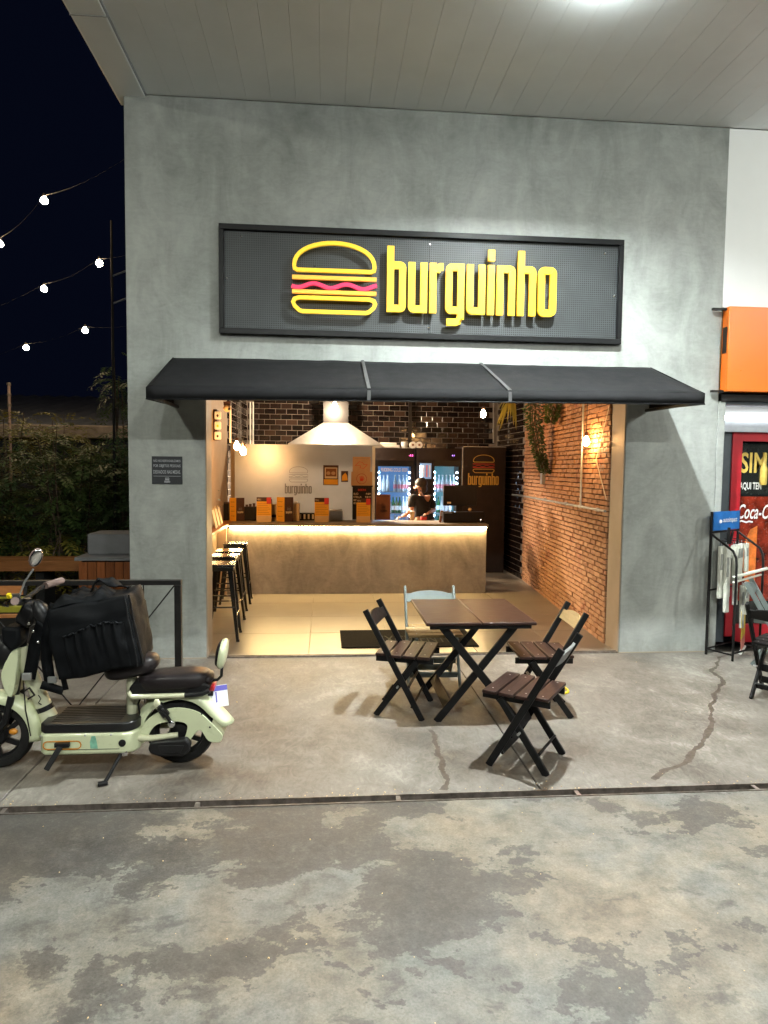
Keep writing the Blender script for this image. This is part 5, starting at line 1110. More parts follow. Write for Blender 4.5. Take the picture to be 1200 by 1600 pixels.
MB().box(S(50, 958), (.10, .18, .13), Matrix.Rotation(.5, 3, 'Y')).build('dash_cowl', 'scooter_black', so, bevel=.03, seg=4); MB().ell(S(66, 962, -2.27), (.042, .05, .095), 14, 10, Matrix.Rotation(-.35, 3, 'Y')).build('phone_holder', 'scooter_black', so, smooth=60)
for u, v in ((45, 974), (52, 986), (66, 984), (60, 1003), (80, 999)): MB().ell(S(u, v, -2.31), (.012, .01, .010), 10, 7).build('fastener', 'chrome', so, smooth=60)
MB().prism([(13, 978), (16, 973), (42, 975), (44, 1000), (30, 1012), (14, 998)], lambda u, v, dp: Vector((at(u, v, YC).x, YC+dp, at(u, v, YC).z)), -.10, .04).build('front_pouch', 'bag_nylon', so, bevel=.02, seg=3)
# seat post, seats
MB().tube([S(206, 1122), S(206, 1058)], .030, 14).build('seat_post', 'scooter_cream', so, smooth=50)
MB().tube([S(206, 1120), S(214, 1090), S(238, 1079)], [.03, .026, .018], 12).build('frame_gusset', 'scooter_cream', so, smooth=50)
MB().ell(S(207, 1040), (.155, .115, .058), 28, 14, Matrix.Rotation(-.22, 3, 'Y'), .72).build('rider_seat', 'scooter_seat', so, smooth=60)
MB().ell(S(274, 1060), (.205, .11, .052), 28, 12, Matrix.Rotation(-.04, 3, 'Y'), .55).build('rear_seat', 'scooter_seat', so, smooth=60)
MB().prism([(207, 1070), (214, 1060), (326, 1060), (334, 1066), (326, 1074), (290, 1080), (214, 1080)], lambda u, v, dp: Vector((at(u, v, YC).x, YC+dp, at(u, v, YC).z)), -.09, .09).build('seat_base', 'scooter_black', so, bevel=.012, seg=3)
for s in (-1, 1):
    y = YC+s*.105; zz = S(250, 1079).z
    MB().tube([(-1.11, y, zz+.03), (-1.09, y, zz), (-.795, y, zz+.004)], .015, 10).build('seat_rail', 'scooter_cream', so, smooth=60); MB().tube([(-.794, y, zz+.004), (-.70, y, zz+.01), (-.655, y, zz+.03)], .015, 10).build('tail_bar', 'scooter_black', so, smooth=60)
    a, b = Vector((-.945, y-.01*s*-1, zz-.035)), Vector((-.868, y, .272)); w = MB()
    MB().tube([a, b], .011, 8).build('shock_rod', 'scooter_black', so); pts = [lerp(a, b, .08+.55*i/80) + (Vector((0, 1, 0))*math.cos(i*.7)+Vector((.85, 0, .5))*math.sin(i*.7))*.021 for i in range(81)]; w.tube(pts, .0045, 5); w.build('spring', 'scooter_black', so, smooth=60)
    MB().ell(a+Vector((0, s*.012, 0)), (.02, .012, .03), 12, 8).build('shock_mount', 'scooter_cream', so, smooth=60); MB().ell(b+Vector((0, s*.012, 0)), (.022, .010, .022), 12, 8).build('shock_mount', 'chrome', so, smooth=60)
MB().prism([(232, 1168), (236, 1158), (292, 1152), (299, 1160), (296, 1174), (286, 1180), (250, 1180), (236, 1176)], lambda u, v, dp: Vector((at(u, v, -2.31).x, -2.31+dp, at(u, v, -2.31).z)), -.025, .03).build('chain_case', 'scooter_black', so, bevel=.014, seg=3)
MB().prism([(247, 1165), (288, 1164), (282, 1176), (251, 1177)], lambda u, v, dp: Vector((at(u, v, -2.34).x, -2.338+dp, at(u, v, -2.34).z)), -.006, .0).build('case_panel', 'scooter_black', so, bevel=.003)
for s in (-1, 1): MB().tube([(-1.06, YC+s*.10, .19), (-.98, YC+s*.10, .185), rw+Vector((0, s*.085, 0))], [.02, .018, .016], 10).build('swing_arm', 'scooter_cream', so, smooth=60)
MB().tube([S(222, 1082, -2.24), S(216, 1100, -2.25), S(222, 1140, -2.24)], .006, 6).build('wire_loom', 'cable_black', so)
MB().tube([S(230, 1085, -2.2), S(230, 1120, -2.2)], .005, 6).build('wire_loom', 'cable_black', so)
# backrest, plate, tail light
MB().tube([S(322, 1064), S(340, 1062), S(346, 1056), S(347, 1040)], .009, 8).build('backrest_stay', 'scooter_black', so, smooth=60)
bk = MB().ell(S(348, 1021), (.026, .10, .085), 18, 12, Matrix.Rotation(.16, 3, 'Y'), .75).build('backrest_shell', 'scooter_green', so, smooth=60); MB().ell(S(344, 1020), (.022, .09, .075), 18, 12, Matrix.Rotation(.16, 3, 'Y'), .75).build('backrest_pad', 'scooter_seat', so, smooth=60)
MB().ell(S(327, 1057), (.028, .09, .03), 14, 9, Matrix.Rotation(-.5, 3, 'Y')).build('seat_bump', 'scooter_seat', so, smooth=60)
MB().box(S(333, 1071), (.03, .10, .04)).build('tail_light', 'red_plastic', so, bevel=.008)
pc_ = S(339, 1088); rt = Matrix.Rotation(.0, 3, 'Z') @ Matrix.Rotation(-.42, 3, 'Y') @ Matrix.Rotation(.0, 3, 'X'); rz_ = Matrix.Rotation(math.radians(58), 3, 'Z')
pl_ = MB().box(pc_, (.004, .13, .125), Matrix.Rotation(-.42, 3, 'Y') @ rz_ if False else Matrix.Rotation(math.radians(-66), 3, 'Z') @ Matrix.Rotation(-.35, 3, 'Y')).build('number_plate', 'white_plate', so, bevel=.002)
rp = Matrix.Rotation(math.radians(-66), 3, 'Z') @ Matrix.Rotation(-.35, 3, 'Y'); 
MB().box(pc_+rp @ Vector((.0035, 0, .045)), (.002, .128, .03), rp).build('plate_band', 'blue_plate', so); MB().box(pc_+rp @ Vector((.0035, -.005, -.005)), (.002, .008, .06), rp).build('plate_mark', 'blue_plate', so)
MB().bx(pc_.x-.05, pc_.x-.02, YC-.02, YC+.02, pc_.z+.01, pc_.z+.06).build('plate_bracket', 'scooter_black', so)

# ================================================================== delivery bag on the scooter
bg = thing('delivery_bag', 'slumped black nylon delivery bag with gathered pocket resting on the scooter seat', 'bag', (-1.28, -2.2, .55))
BR = Matrix.Rotation(.06, 3, 'Z') @ Matrix.Rotation(-.16, 3, 'Y'); BC = Vector((-1.285, -2.19, .795)); BD = Vector((.45, .40, .415))
def bagp(u, v, w):      # unit cube -> slumped soft box
    p = Vector((u*BD.x/2, v*BD.y/2, w*BD.z/2)); k = .13
    for i in range(3):
        j, l = (i+1) % 3, (i+2) % 3; q = (u, v, w)
        p[i] *= 1 - .04*max(0, abs(q[j])-.8)*5*.35 - .04*max(0, abs(q[l])-.8)*5*.35
    p += Vector((u, v, w))*(.018*(1-u*u)*(1-v*v) if abs(w) > .99 else .018*(1-w*w)*(1-(u*u if abs(v) > .99 else v*v)))
    n = noise.noise(p*6+Vector((3, 1, 7)))*.016 + noise.noise(p*15)*.007; d_ = p.normalized()
    if w > .5: n += .028*noise.noise(p*7+Vector((9, 9, 2))) - .02*(1-u)*max(0, w-.5)
    return BC + BR @ (p + d_*n)
mb = MB(); N = 22
for ax in range(3):
    for sgn in (-1, 1):
        V = []; F = []
        for i in range(N+1):
            for j in range(N+1):
                q = [0, 0, 0]; q[ax] = sgn; q[(ax+1) % 3] = -1+2*i/N; q[(ax+2) % 3] = -1+2*j/N; V.append(bagp(*q))
        for i in range(N): F += [(i*(N+1)+j, (i+1)*(N+1)+j, (i+1)*(N+1)+j+1, i*(N+1)+j+1) for j in range(N)]
        mb.add(V, F)
o = mb.build('body', 'bag_nylon', bg); bm = bmesh.new(); bm.from_mesh(o.data); bmesh.ops.remove_doubles(bm, verts=bm.verts, dist=.0005); bmesh.ops.recalc_face_normals(bm, faces=bm.faces); bm.to_mesh(o.data); bm.free(); o.data.shade_smooth()
# gathered pocket on the near side
mb = MB(); V = []; F = []; nx, nz = 60, 14
for j in range(nz+1):
    for i in range(nx+1):
        u = -.62+1.42*i/nx; w = -.93+(1.20+.10*math.sin(3.1*u+.6)+.05*noise.noise(Vector((u*9, 0, 0))))*j/nz; gath = (j/nz)**2; edge = math.sin(math.pi*i/nx)**.4*math.sin(math.pi*min(1, (j/nz)*.55+.12))
        p = bagp(max(-1, min(1, u)), -1, w); out = BR @ Vector((0, -1, 0))
        f = .026*edge + (.003+.008*gath)*math.sin(i*.62+3*noise.noise(Vector((i*.13, j*.05, 0)))) * edge + .010*noise.noise(Vector((i*.16, j*.14, 4)))*edge
        V.append(p + out*(f+.004))
for j in range(nz): F += [(j*(nx+1)+i, j*(nx+1)+i+1, (j+1)*(nx+1)+i+1, (j+1)*(nx+1)+i) for i in range(nx)]
mb.add(V, F); o = mb.build('side_pocket', 'bag_nylon', bg, smooth=80)
hem = [bagp(-.62+1.42*i/nx, -1, -.93+1.20+.10*math.sin(3.1*(-.62+1.42*i/nx)+.6)+.05*noise.noise(Vector(((-.62+1.42*i/nx)*9, 0, 0)))) + BR @ Vector((0, -1, 0))*(.034*math.sin(math.pi*i/nx)**.4+.010*math.sin(i*1.05)) for i in range(nx+1)]
MB().tube(hem, .006, 6).build('elastic_hem', 'bag_nylon', bg, smooth=80)
MB().tube([bagp(.92, -1, -1+2*i/16) + BR @ Vector((.004, -.008, 0)) for i in range(17)], .005, 6).build('zip', 'scooter_black', bg); MB().tube([bagp(1, -.9, -1+2*i/16) + BR @ Vector((.006, -.003, 0)) for i in range(17)], .006, 6).build('piping', 'scooter_black', bg)
for kx in (0, 1):      # crumpled top flap and straps
    mb = MB(); V = []; F = []; nx, ny = 44, 22
    for j in range(ny+1):
        for i in range(nx+1):
            u = -.95+(1.5 if kx == 0 else 1.1)*i/nx; v = (-.95+1.1*j/ny) if kx == 0 else (-.1+.9*j/ny); p = bagp(max(-1, min(1, u)), max(-1, min(1, v)), 1)
            hgt = .010+.055*max(0, .35+noise.noise(Vector((u*2.3+.6*v, v*1.7, 5+kx*3))))+.02*noise.noise(Vector((u*5+v, v*4, 1))); edge = min(1, 5*min(i/nx, 1-i/nx, j/ny, 1-j/ny)+.1)
            V.append(p + BR @ Vector((0, 0, hgt*edge)))
    for j in range(ny): F += [(j*(nx+1)+i, j*(nx+1)+i+1, (j+1)*(nx+1)+i+1, (j+1)*(nx+1)+i) for i in range(nx)]
    mb.add(V, F); mb.build('top_flap', 'bag_nylon', bg, smooth=80)
hp = [bagp(-.1, -.1, 1)+Vector((0, 0, .03)), bagp(.0, -.1, 1)+Vector((0, 0, .075)), bagp(.15, -.05, 1)+Vector((0, 0, .085)), bagp(.35, 0, 1)+Vector((0, 0, .06)), bagp(.6, .1, 1)+Vector((0, 0, .03)), bagp(.85, .2, 1)+Vector((0, 0, .015))]
mb = MB(); V = []
for i in range(26):
    f = i/25*(len(hp)-1); j = min(len(hp)-2, int(f)); u_ = f-j; p = lerp(hp[j], hp[j+1], u_*u_*(3-2*u_)); n = Vector((.15, .9, .2+.5*math.sin(i*.5)))*.03; V += [p-n, p+n]
mb.add(V, [(2*i, 2*i+1, 2*i+3, 2*i+2) for i in range(25)]); o = mb.build('carry_handle', 'bag_nylon', bg, smooth=80); s_ = o.modifiers.new('s', 'SOLIDIFY'); s_.thickness = .008
def strap(pts, w=.045, nm='strap'):
    P = []
    for i in range(len(pts)-1): P += [lerp(pts[i], pts[i+1], k/5) for k in range(5)]
    P.append(Vector(pts[-1])); mb = MB()
    V = []; F = []
    for i, p in enumerate(P):
        t = (P[min(i+1, len(P)-1)]-P[max(i-1, 0)]).normalized(); sd = t.cross(Vector((0, -1, .15))).normalized()*w/2; V += [p-sd, p+sd]
    F = [(2*i, 2*i+1, 2*i+3, 2*i+2) for i in range(len(P)-1)]; mb.add(V, F); o = mb.build(nm, 'bag_nylon', bg, smooth=80); s = o.modifiers.new('s', 'SOLIDIFY'); s.thickness = .007
strap([S(86, 945, -2.36), S(74, 985, -2.33), S(72, 1030, -2.3), S(78, 1068, -2.28)], .06); strap([S(92, 1010, -2.34), S(96, 1050, -2.33), S(103, 1078, -2.32)], .028); strap([S(64, 1070, -2.3), S(82, 1075, -2.3), S(98, 1080, -2.31)], .045)
strap([S(66, 975, -2.33), S(55, 1005, -2.3), S(50, 1035, -2.29), S(45, 1060, -2.28)], .07, 'shoulder_strap')
MB().box(S(82, 1062, -2.31), (.05, .02, .035)).build('buckle', 'grey_paint', bg, bevel=.004); MB().box(S(42, 1057, -2.31), (.05, .02, .04)).build('buckle', 'galvanised', bg, bevel=.004)

# ================================================================== display rack
rk = thing('display_rack', 'black wire display rack with blue header and hanging white packs', 'display rack', (3.85, -.06, 0))
RA = Vector((3.655, -.085, 0)); wd = Vector((.86, .51, 0)).normalized(); dp_ = Vector((.42, -.90, 0)).normalized(); RW, RD = .50, .27
def rk_p(a, b, z): return RA + wd*(a*RW) + dp_*(b*RD) + Vector((0, 0, z))
for a in (0, 1):
    MB().tube([rk_p(a, 0, 0), rk_p(a, 0, 1.37)], .013, 8).build('upright', 'rail_black', rk)
    MB().tube([rk_p(a, 0, 1.16), rk_p(a, .55, 1.07), rk_p(a, .85, 1.02), rk_p(a, .97, .96), rk_p(a, 1, .88), rk_p(a, 1, 0)], .011, 8).build('side_loop', 'rail_black', rk, smooth=60)
    MB().tube([rk_p(a, 0, .055), rk_p(a, 1, .055)], .009, 8).build('side_bar', 'rail_black', rk)
for b, z in ((0, 1.175), (0, .055), (0, .62), (1, .07)): MB().tube([rk_p(0, b, z), rk_p(1, b, z)], .009, 8).build('cross_bar', 'rail_black', rk)
mb = MB(); n = -dp_*.006; V = [rk_p(.02, 0, 1.19), rk_p(.98, 0, 1.19), rk_p(.98, 0, 1.37), rk_p(.02, 0, 1.37)]; V = [v+dp_*.016 for v in V]; mb.add(V+[v+n for v in V], [(0, 1, 2, 3), (7, 6, 5, 4), (0, 1, 5, 4), (1, 2, 6, 5), (2, 3, 7, 6), (3, 0, 4, 7)]); hdx = mb.build('header_card', 'blue_header', rk)
text('autoimpact', 'white_print', 'header_lettering', rk, rk_p(.36, 0, 1.25)+dp_*.018, .26, .06, wd, (0, 0, 1), bold=.01); MB().ell(rk_p(.26, 0, 1.275)+dp_*.019, (.018, .004, .018), 12, 7).build('header_emblem', 'white_print', rk)
for k in range(3): MB().tube([rk_p(.2+.3*k, 0, 1.10), rk_p(.2+.3*k, .8, 1.08)], .004, 6).build('peg', 'rail_black', rk)
rr = random.Random(5); PK = []
for k, (a, b, zt, h) in enumerate([(.10, .30, 1.05, .50), (.17, .45, 1.04, .62), (.25, .40, 1.04, .48), (.33, .25, 1.05, .42), (.42, .50, 1.04, .56), (.50, .35, 1.05, .38), (.60, .45, 1.06, .30), (.68, .25, 1.05, .34), (.76, .40, 1.06, .30), (.84, .3, 1.05, .36), (.90, .45, 1.06, .28), (.70, .55, .66, .42), (.80, .60, .67, .30), (.90, .55, .66, .26)]):
    p = rk_p(a, b, zt); t = thing('hanging_pack', 'long white plastic pack hanging on the black wire rack', 'pack', p-Vector((0, 0, h)), 'white packs on the wire rack')
    tilt = rr.uniform(-.04, .04); o = MB().box(p+Vector((tilt*h/2, 0, -h/2)), (.05*rr.uniform(.7, 1.1), .035, h), Matrix.Rotation(-tilt, 3, 'Y') @ Matrix.Rotation(.5, 3, 'Z')).build('blade', 'pack_white', t, bevel=.006)
    MB().box(p+Vector((tilt*h*.3, -.02, -h*.3)), (.03, .006, h*.3), Matrix.Rotation(.5, 3, 'Z')).build('insert_card', 'pack_grey', t); MB().tube([p, p+Vector((0, 0, .03))], .003, 6).build('hook', 'galvanised', t)
t = thing('white_arm', 'white slotted plastic arm sticking out of the wire rack', 'rack arm', rk_p(.8, .6, .7)); a0, a1 = at(1146, 902, -.25), at(1199, 888, -.12)
MB().beam(a0, a1, .03, .022).build('arm', 'pack_white', t, bevel=.004); MB().beam(a0-Vector((0, 0, .05)), a1-Vector((.06, 0, .06)), .02, .016).build('lower_arm', 'pack_white', t, bevel=.004)
t = thing('black_clip', 'pair of black spring clips on the front of the wire rack', 'clip', rk_p(.38, .3, 1.08)); MB().box(rk_p(.36, .3, 1.14), (.022, .022, .16)).build('jaw', 'rail_black', t, bevel=.004); MB().box(rk_p(.44, .32, 1.12), (.018, .02, .13), Matrix.Rotation(.2, 3, 'Y')).build('jaw', 'rail_black', t, bevel=.004)
# ================================================================== the yard on the left
pb = thing('planter_bench', 'wood clad planter bench with grey block on top beside the shop corner', 'planter', (-2.3, 1.55, -.1))
MB().bx(-2.63, -1.80, 1.36, 2.0, -.1, .70).build('core', 'void', pb)
for k in range(9):
    x = -2.645+.0945*k; MB().bx(x+.004, x+.0905, 1.33, 1.358, -.1, .70).build('board', 'deck_wood', pb, bevel=.003)
MB().bx(-2.68, -1.78, 1.31, 2.0, .715, .755).build('top_slab', 'planter_grey', pb, bevel=.006); MB().bx(-2.62, -1.80, 1.55, 2.0, .756, .985).build('block', 'planter_grey', pb, bevel=.01)
lb_ = thing('long_bench', 'long reddish wood bench plank in front of the hedge', 'bench', (-4.6, 2.3, -.1))
for y in (2.02, 2.17, 2.32): MB().bx(-7.5, -2.7, y, y+.13, .56, .62).build('plank', 'warm_wood', lb_, bevel=.006)
MB().bx(-7.5, -2.7, 1.995, 2.015, .50, .62).build('front_board', 'warm_wood', lb_, bevel=.004)
for x in (-7.0, -5.4, -3.4): MB().bx(x, x+.1, 2.08, 2.4, -.1, .50).build('leg', 'void', lb_)
yb_ = thing('slatted_seat', 'wooden seat with two yellow slats behind the handrail', 'seat', (-3.2, -.1, -.1))
YY = -.25
for (v0, v1, mt, u1) in ((914, 931, 'warm_wood', 34), (932.5, 937, 'yellow_slat', 46), (947, 958.5, 'yellow_slat', 48), (959.5, 967, 'warm_wood', 47)):
    a, b = at(-140, v1, YY), at(u1, v0, YY); MB().bx(a.x, b.x, YY, YY+.03, a.z, b.z).build('slat', mt, yb_, bevel=.004)
for u in (-120, 30): a = at(u, 914, YY); MB().bx(a.x-.03, a.x+.03, YY+.032, YY+.08, -.1, a.z).build('leg', 'void', yb_)
# neighbour's roof behind the hedge
nb = thing('back_building', 'low dark building with corrugated sheet roof behind the hedge', 'building', (-6, 8, -.1))
MB().bx(-16, -2.0, 6.2, 11, -.1, 2.25).build('wall', 'plate_dark', nb); MB().bx(-16, -1.9, 5.98, 6.19, 2.20, 2.43).build('gutter', 'gutter', nb, bevel=.02)
mb = MB(); n = 190; V = []
for i in range(n+1):
    x = -16+14.2*i/n; z = .022*math.sin(i*1.4); V += [(x, 6.0, 2.40+z), (x, 11.5, 3.45+z)]
mb.add(V, [(2*i, 2*i+1, 2*i+3, 2*i+2) for i in range(n)]); mb.build('roof', 'roof_sheet', nb, smooth=80)
p0 = at(15, 650, 5.6); pk = thing('short_post', 'short pale banded post rising above the hedge', 'post', (p0.x, 5.6, -.1)); pt = at(15, 599, 5.6); MB().tube([(p0.x, 5.6, -.1), (p0.x, 5.6, pt.z)], .022, 10).build('shaft', 'pole_pink', pk, smooth=40)
for v in (600, 617, 633): z = at(15, v, 5.6).z; MB().tube([(p0.x, 5.6, z-.02), (p0.x, 5.6, z+.02)], .032, 10).build('band', 'gutter', pk, smooth=40)
p0 = at(176, 560, 3.2); pt = at(174, 345, 3.2); pk = thing('thin_pole', 'thin dark pole standing close to the shop corner', 'pole', (p0.x, 3.2, -.1)); MB().tube([(p0.x, 3.2, -.1), (pt.x, 3.2, pt.z)], [.022, .014], 8).build('shaft', 'cable_black', pk, smooth=40)
for v in (432, 475): z = at(175, v, 3.2).z; MB().tube([(p0.x, 3.2, z), (p0.x+.22, 3.2, z+.09)], .012, 6).build('bracket_arm', 'roof_sheet', pk)
# string lights
def string(pts, bulbs, label):
    t = thing('string_light', label, 'string light', pts[0], 'festoon strings over the yard'); P = []
    for i in range(len(pts)-1):
        for k in range(8): p = lerp(pts[i], pts[i+1], k/8); P.append(p - Vector((0, 0, .06*math.sin(math.pi*k/8))))
    P.append(Vector(pts[-1])); MB().tube(P, .0014, 5).build('cable', 'cable_black', t)
    for u, v, Y in bulbs:
        c = at(u, v, Y); o = MB().lathe([(.006, -.045), (.025, -.042), (.042, -.02), (.045, 0), (.036, .022), (.018, .04), (.014, .046)], 14, c).build('bulb', 'string_glow', t, smooth=60); MB().lathe([(.016, .047), (.018, .05), (.018, .085)], 10, c).build('socket', 'cable_black', o)
string([Vector((-1.70, .35, 4.62)), at(69, 306, 3.0), at(0, 372, 4.4), at(-120, 472, 5.2)], [(69, 313, 3.0), (0, 381, 4.4), (-120, 480, 5.2)], 'festoon string with warm bulbs running up to the shop corner')
string([at(235, 380, 3.4), at(155, 404, 4.0), at(69, 444, 4.8), at(-70, 500, 6)], [(155, 411, 4.0), (69, 451, 4.8)], 'festoon string with warm bulbs passing behind the thin pole')
string([at(235, 500, 4.6), at(133, 510, 5.2), at(41, 537, 5.9), at(-60, 565, 6.5)], [(133, 516, 5.2), (41, 543, 5.9)], 'lowest festoon string with warm bulbs above the hedge')
# plants
def frond(mb, o, dirv, L, lw, n, droop, rng):
    d = dirv.normalized(); p = o.copy(); pts = []
    for i in range(n+1):
        pts.append(p.copy()); d = (d + Vector((0, 0, -droop/n))).normalized(); p = p + d*(L/n)
    for i in range(1, n+1):
        t = (pts[i]-pts[i-1]).normalized(); sd = t.cross(Vector((0, 0, 1)))
        if sd.length < .1: sd = Vector((1, 0, 0))
        sd.normalize(); f = 1-.6*abs(i/n-.45); up = sd.cross(t)
        for s in (-1, 1):
            a = pts[i-1]; tip = a + (sd*s*.85 + t*.55 + up*rng.uniform(-.35, .15)).normalized()*lw*f; m_ = lerp(a, tip, .5); w = t*lw*.17*f
            mb.add([a, m_+w, tip, m_-w], [(0, 1, 2, 3)])
def shrub(x, y, z0, h, r, nf, mat, label, seed, lw=.115, L=.46, cat='shrub', name='shrub', droop=1.2, grp='shrubs of the hedge'):
    rng = random.Random(seed); t = thing(name, label, cat, (x, y, z0), grp); mb = MB(); st_ = MB(); nst = 5
    stems = []
    for k in range(nst):
        a = rng.uniform(0, 6.28); top = Vector((x+r*.7*math.cos(a), y+r*.5*math.sin(a), z0+h*rng.uniform(.7, .98))); base = Vector((x+.08*math.cos(a), y+.08*math.sin(a), z0)); mid = lerp(base, top, .5)+Vector((rng.uniform(-.1, .1), rng.uniform(-.1, .1), 0)); stems.append((base, mid, top)); st_.tube([base, mid, top], [.022, .014, .005], 6)
    st_.build('stem', 'bark', t)
    for k in range(nf):
        b, m_, tp_ = rng.choice(stems); f = rng.uniform(.15, 1)**.8; p = lerp(b, m_, f*2) if f < .5 else lerp(m_, tp_, f*2-1); a = rng.uniform(0, 6.28); e = rng.uniform(-.2, .8); wob = r*.55*rng.random(); p = p + Vector((math.cos(a)*wob, math.sin(a)*wob*.8, rng.uniform(-.1, .1)))
        frond(mb, p, Vector((math.cos(a), math.sin(a), e)), L*rng.uniform(.6, 1.2), lw*rng.uniform(.7, 1.2), 8, droop*rng.uniform(.5, 1.2), rng)
    mb.build('foliage', mat, t); return t
HL = [(-5.9, 3.3, 2.2, 'leaf_green'), (-5.15, 3.6, 2.35, 'leaf_dark'), (-4.55, 3.2, 2.1, 'leaf_green'), (-3.95, 3.5, 2.45, 'leaf_dark'), (-3.4, 3.2, 2.3, 'leaf_green'), (-2.85, 3.5, 2.2, 'leaf_dark'), (-2.35, 3.2, 2.3, 'leaf_dark'), (-4.9, 4.5, 2.75, 'leaf_olive'), (-3.9, 4.6, 2.7, 'leaf_olive'), (-3.1, 4.5, 2.6, 'leaf_green')]
HN = ['tall feathery green shrub at the far end of the long bench', 'dark feathery shrub under the short pale post', 'green shrub spreading low behind the long bench', 'dark tall shrub under the lowest festoon string', 'green shrub left of the planter bench', 'dark shrub behind the planter bench', 'dark shrub tucked against the shop corner', 'olive shrub with fronds rising before the gutter', 'olive shrub with pale fronds standing above the hedge', 'green shrub in the back row beside the shop corner']
for i, (x, y, h, mt) in enumerate(HL): shrub(x, y, -.1, h, .55, 230, mt, HN[i], 20+i)
shrub(-3.55, 2.75, -.1, 1.05, .30, 60, 'leaf_yellow', 'yellow-green drooping fern behind the long bench', 51, .11, .5, 'fern', 'fern', 1.6, None); shrub(-4.6, 2.85, -.1, 1.35, .30, 60, 'leaf_olive', 'olive drooping fern near the end of the long bench', 52, .11, .5, 'fern', 'fern', 1.6, None)
cp = at(187, 560, 3.4); shrub(cp.x, 3.6, -.1, 3.75, .22, 150, 'leaf_dark', 'slim dark creeper climbing beside the thin pole', 53, .1, .4, 'creeper', 'climbing_plant', 2.2, None)
# hanging plants in the shop
def trailing(cpts, w0, w1, n, mat, label, seed, ll=.045, pot=True):
    rng = random.Random(seed); t = thing('hanging_plant', label, 'plant', cpts[0], 'plants hanging from the shop ceiling'); mb = MB(); sm = MB()
    for k in range(10):
        off = Vector((rng.gauss(0, .4), rng.gauss(0, .4), 0)); P = []
        for i in range(13):
            f = i/12*(len(cpts)-1); j = min(len(cpts)-2, int(f)); P.append(lerp(cpts[j], cpts[j+1], f-j) + off*(w0+(w1-w0)*i/12))
        sm.tube(P, .004, 4)
    for k in range(n):
        f = rng.random()**.9*(len(cpts)-1); j = min(len(cpts)-2, int(f)); c = lerp(cpts[j], cpts[j+1], f-j); w = w0+(w1-w0)*f/(len(cpts)-1)
        a = rng.uniform(0, 6.28); rr_ = w*math.sqrt(rng.random()); p = c + Vector((math.cos(a)*rr_, math.sin(a)*rr_, 0)); dr = Vector((math.cos(a)*.7, math.sin(a)*.7, rng.uniform(-.9, .4))).normalized(); s = ll*rng.uniform(.7, 1.3); sd = dr.cross(Vector((rng.gauss(0, 1), rng.gauss(0, 1), rng.gauss(0, 1)))).normalized()*s*.22
        mb.add([p, p+dr*s*.5+sd, p+dr*s, p+dr*s*.5-sd], [(0, 1, 2, 3)])
    sm.build('stem', 'bark', t); mb.build('foliage', mat, t)
    if pot: MB().lathe([(.07, 0), (.10, .14), (.105, .15)], 16, cpts[0]+Vector((0, 0, .02))).build('pot', 'menu_brown', t, smooth=40); MB().tube([cpts[0]+Vector((0, 0, .17)), Vector((cpts[0].x, cpts[0].y, HC))], .004, 5).build('hanger', 'cable_black', t)
PY = 2.6
trailing([at(836, 610, PY), at(834, 660, PY), at(842, 705, PY), at(852, 738, PY)], .13, .05, 1500, 'leaf_dark', 'long dark trailing plant hanging before the brick wall', 61)
trailing([at(868, 606, 2.2), at(866, 635, 2.2), at(860, 660, 2.2)], .17, .05, 700, 'leaf_green', 'bushy green plant hanging above the brick wall', 62)
rng = random.Random(3); t = thing('broadleaf_plant', 'yellow-green broad leaf plant hanging before the dark tiles', 'plant', at(795, 615, 3.2), None); mb = MB(); o = at(800, 612, 3.2)
for k in range(16):
    a = rng.uniform(-.6, .5); tip = at(775+30*rng.random()+a*8, 640+36*rng.random(), 3.1+.3*rng.random()); m_ = lerp(o, tip, .5)+Vector((0, 0, .04)); sd = Vector((.7, .3, .5)).normalized()*.03; mb.add([lerp(o, tip, .15), m_+sd, tip, m_-sd], [(0, 1, 2, 3)])
mb.build('foliage', 'leaf_yellow', t); MB().lathe([(.06, 0), (.09, .12)], 14, o).build('pot', 'menu_brown', t, smooth=40)
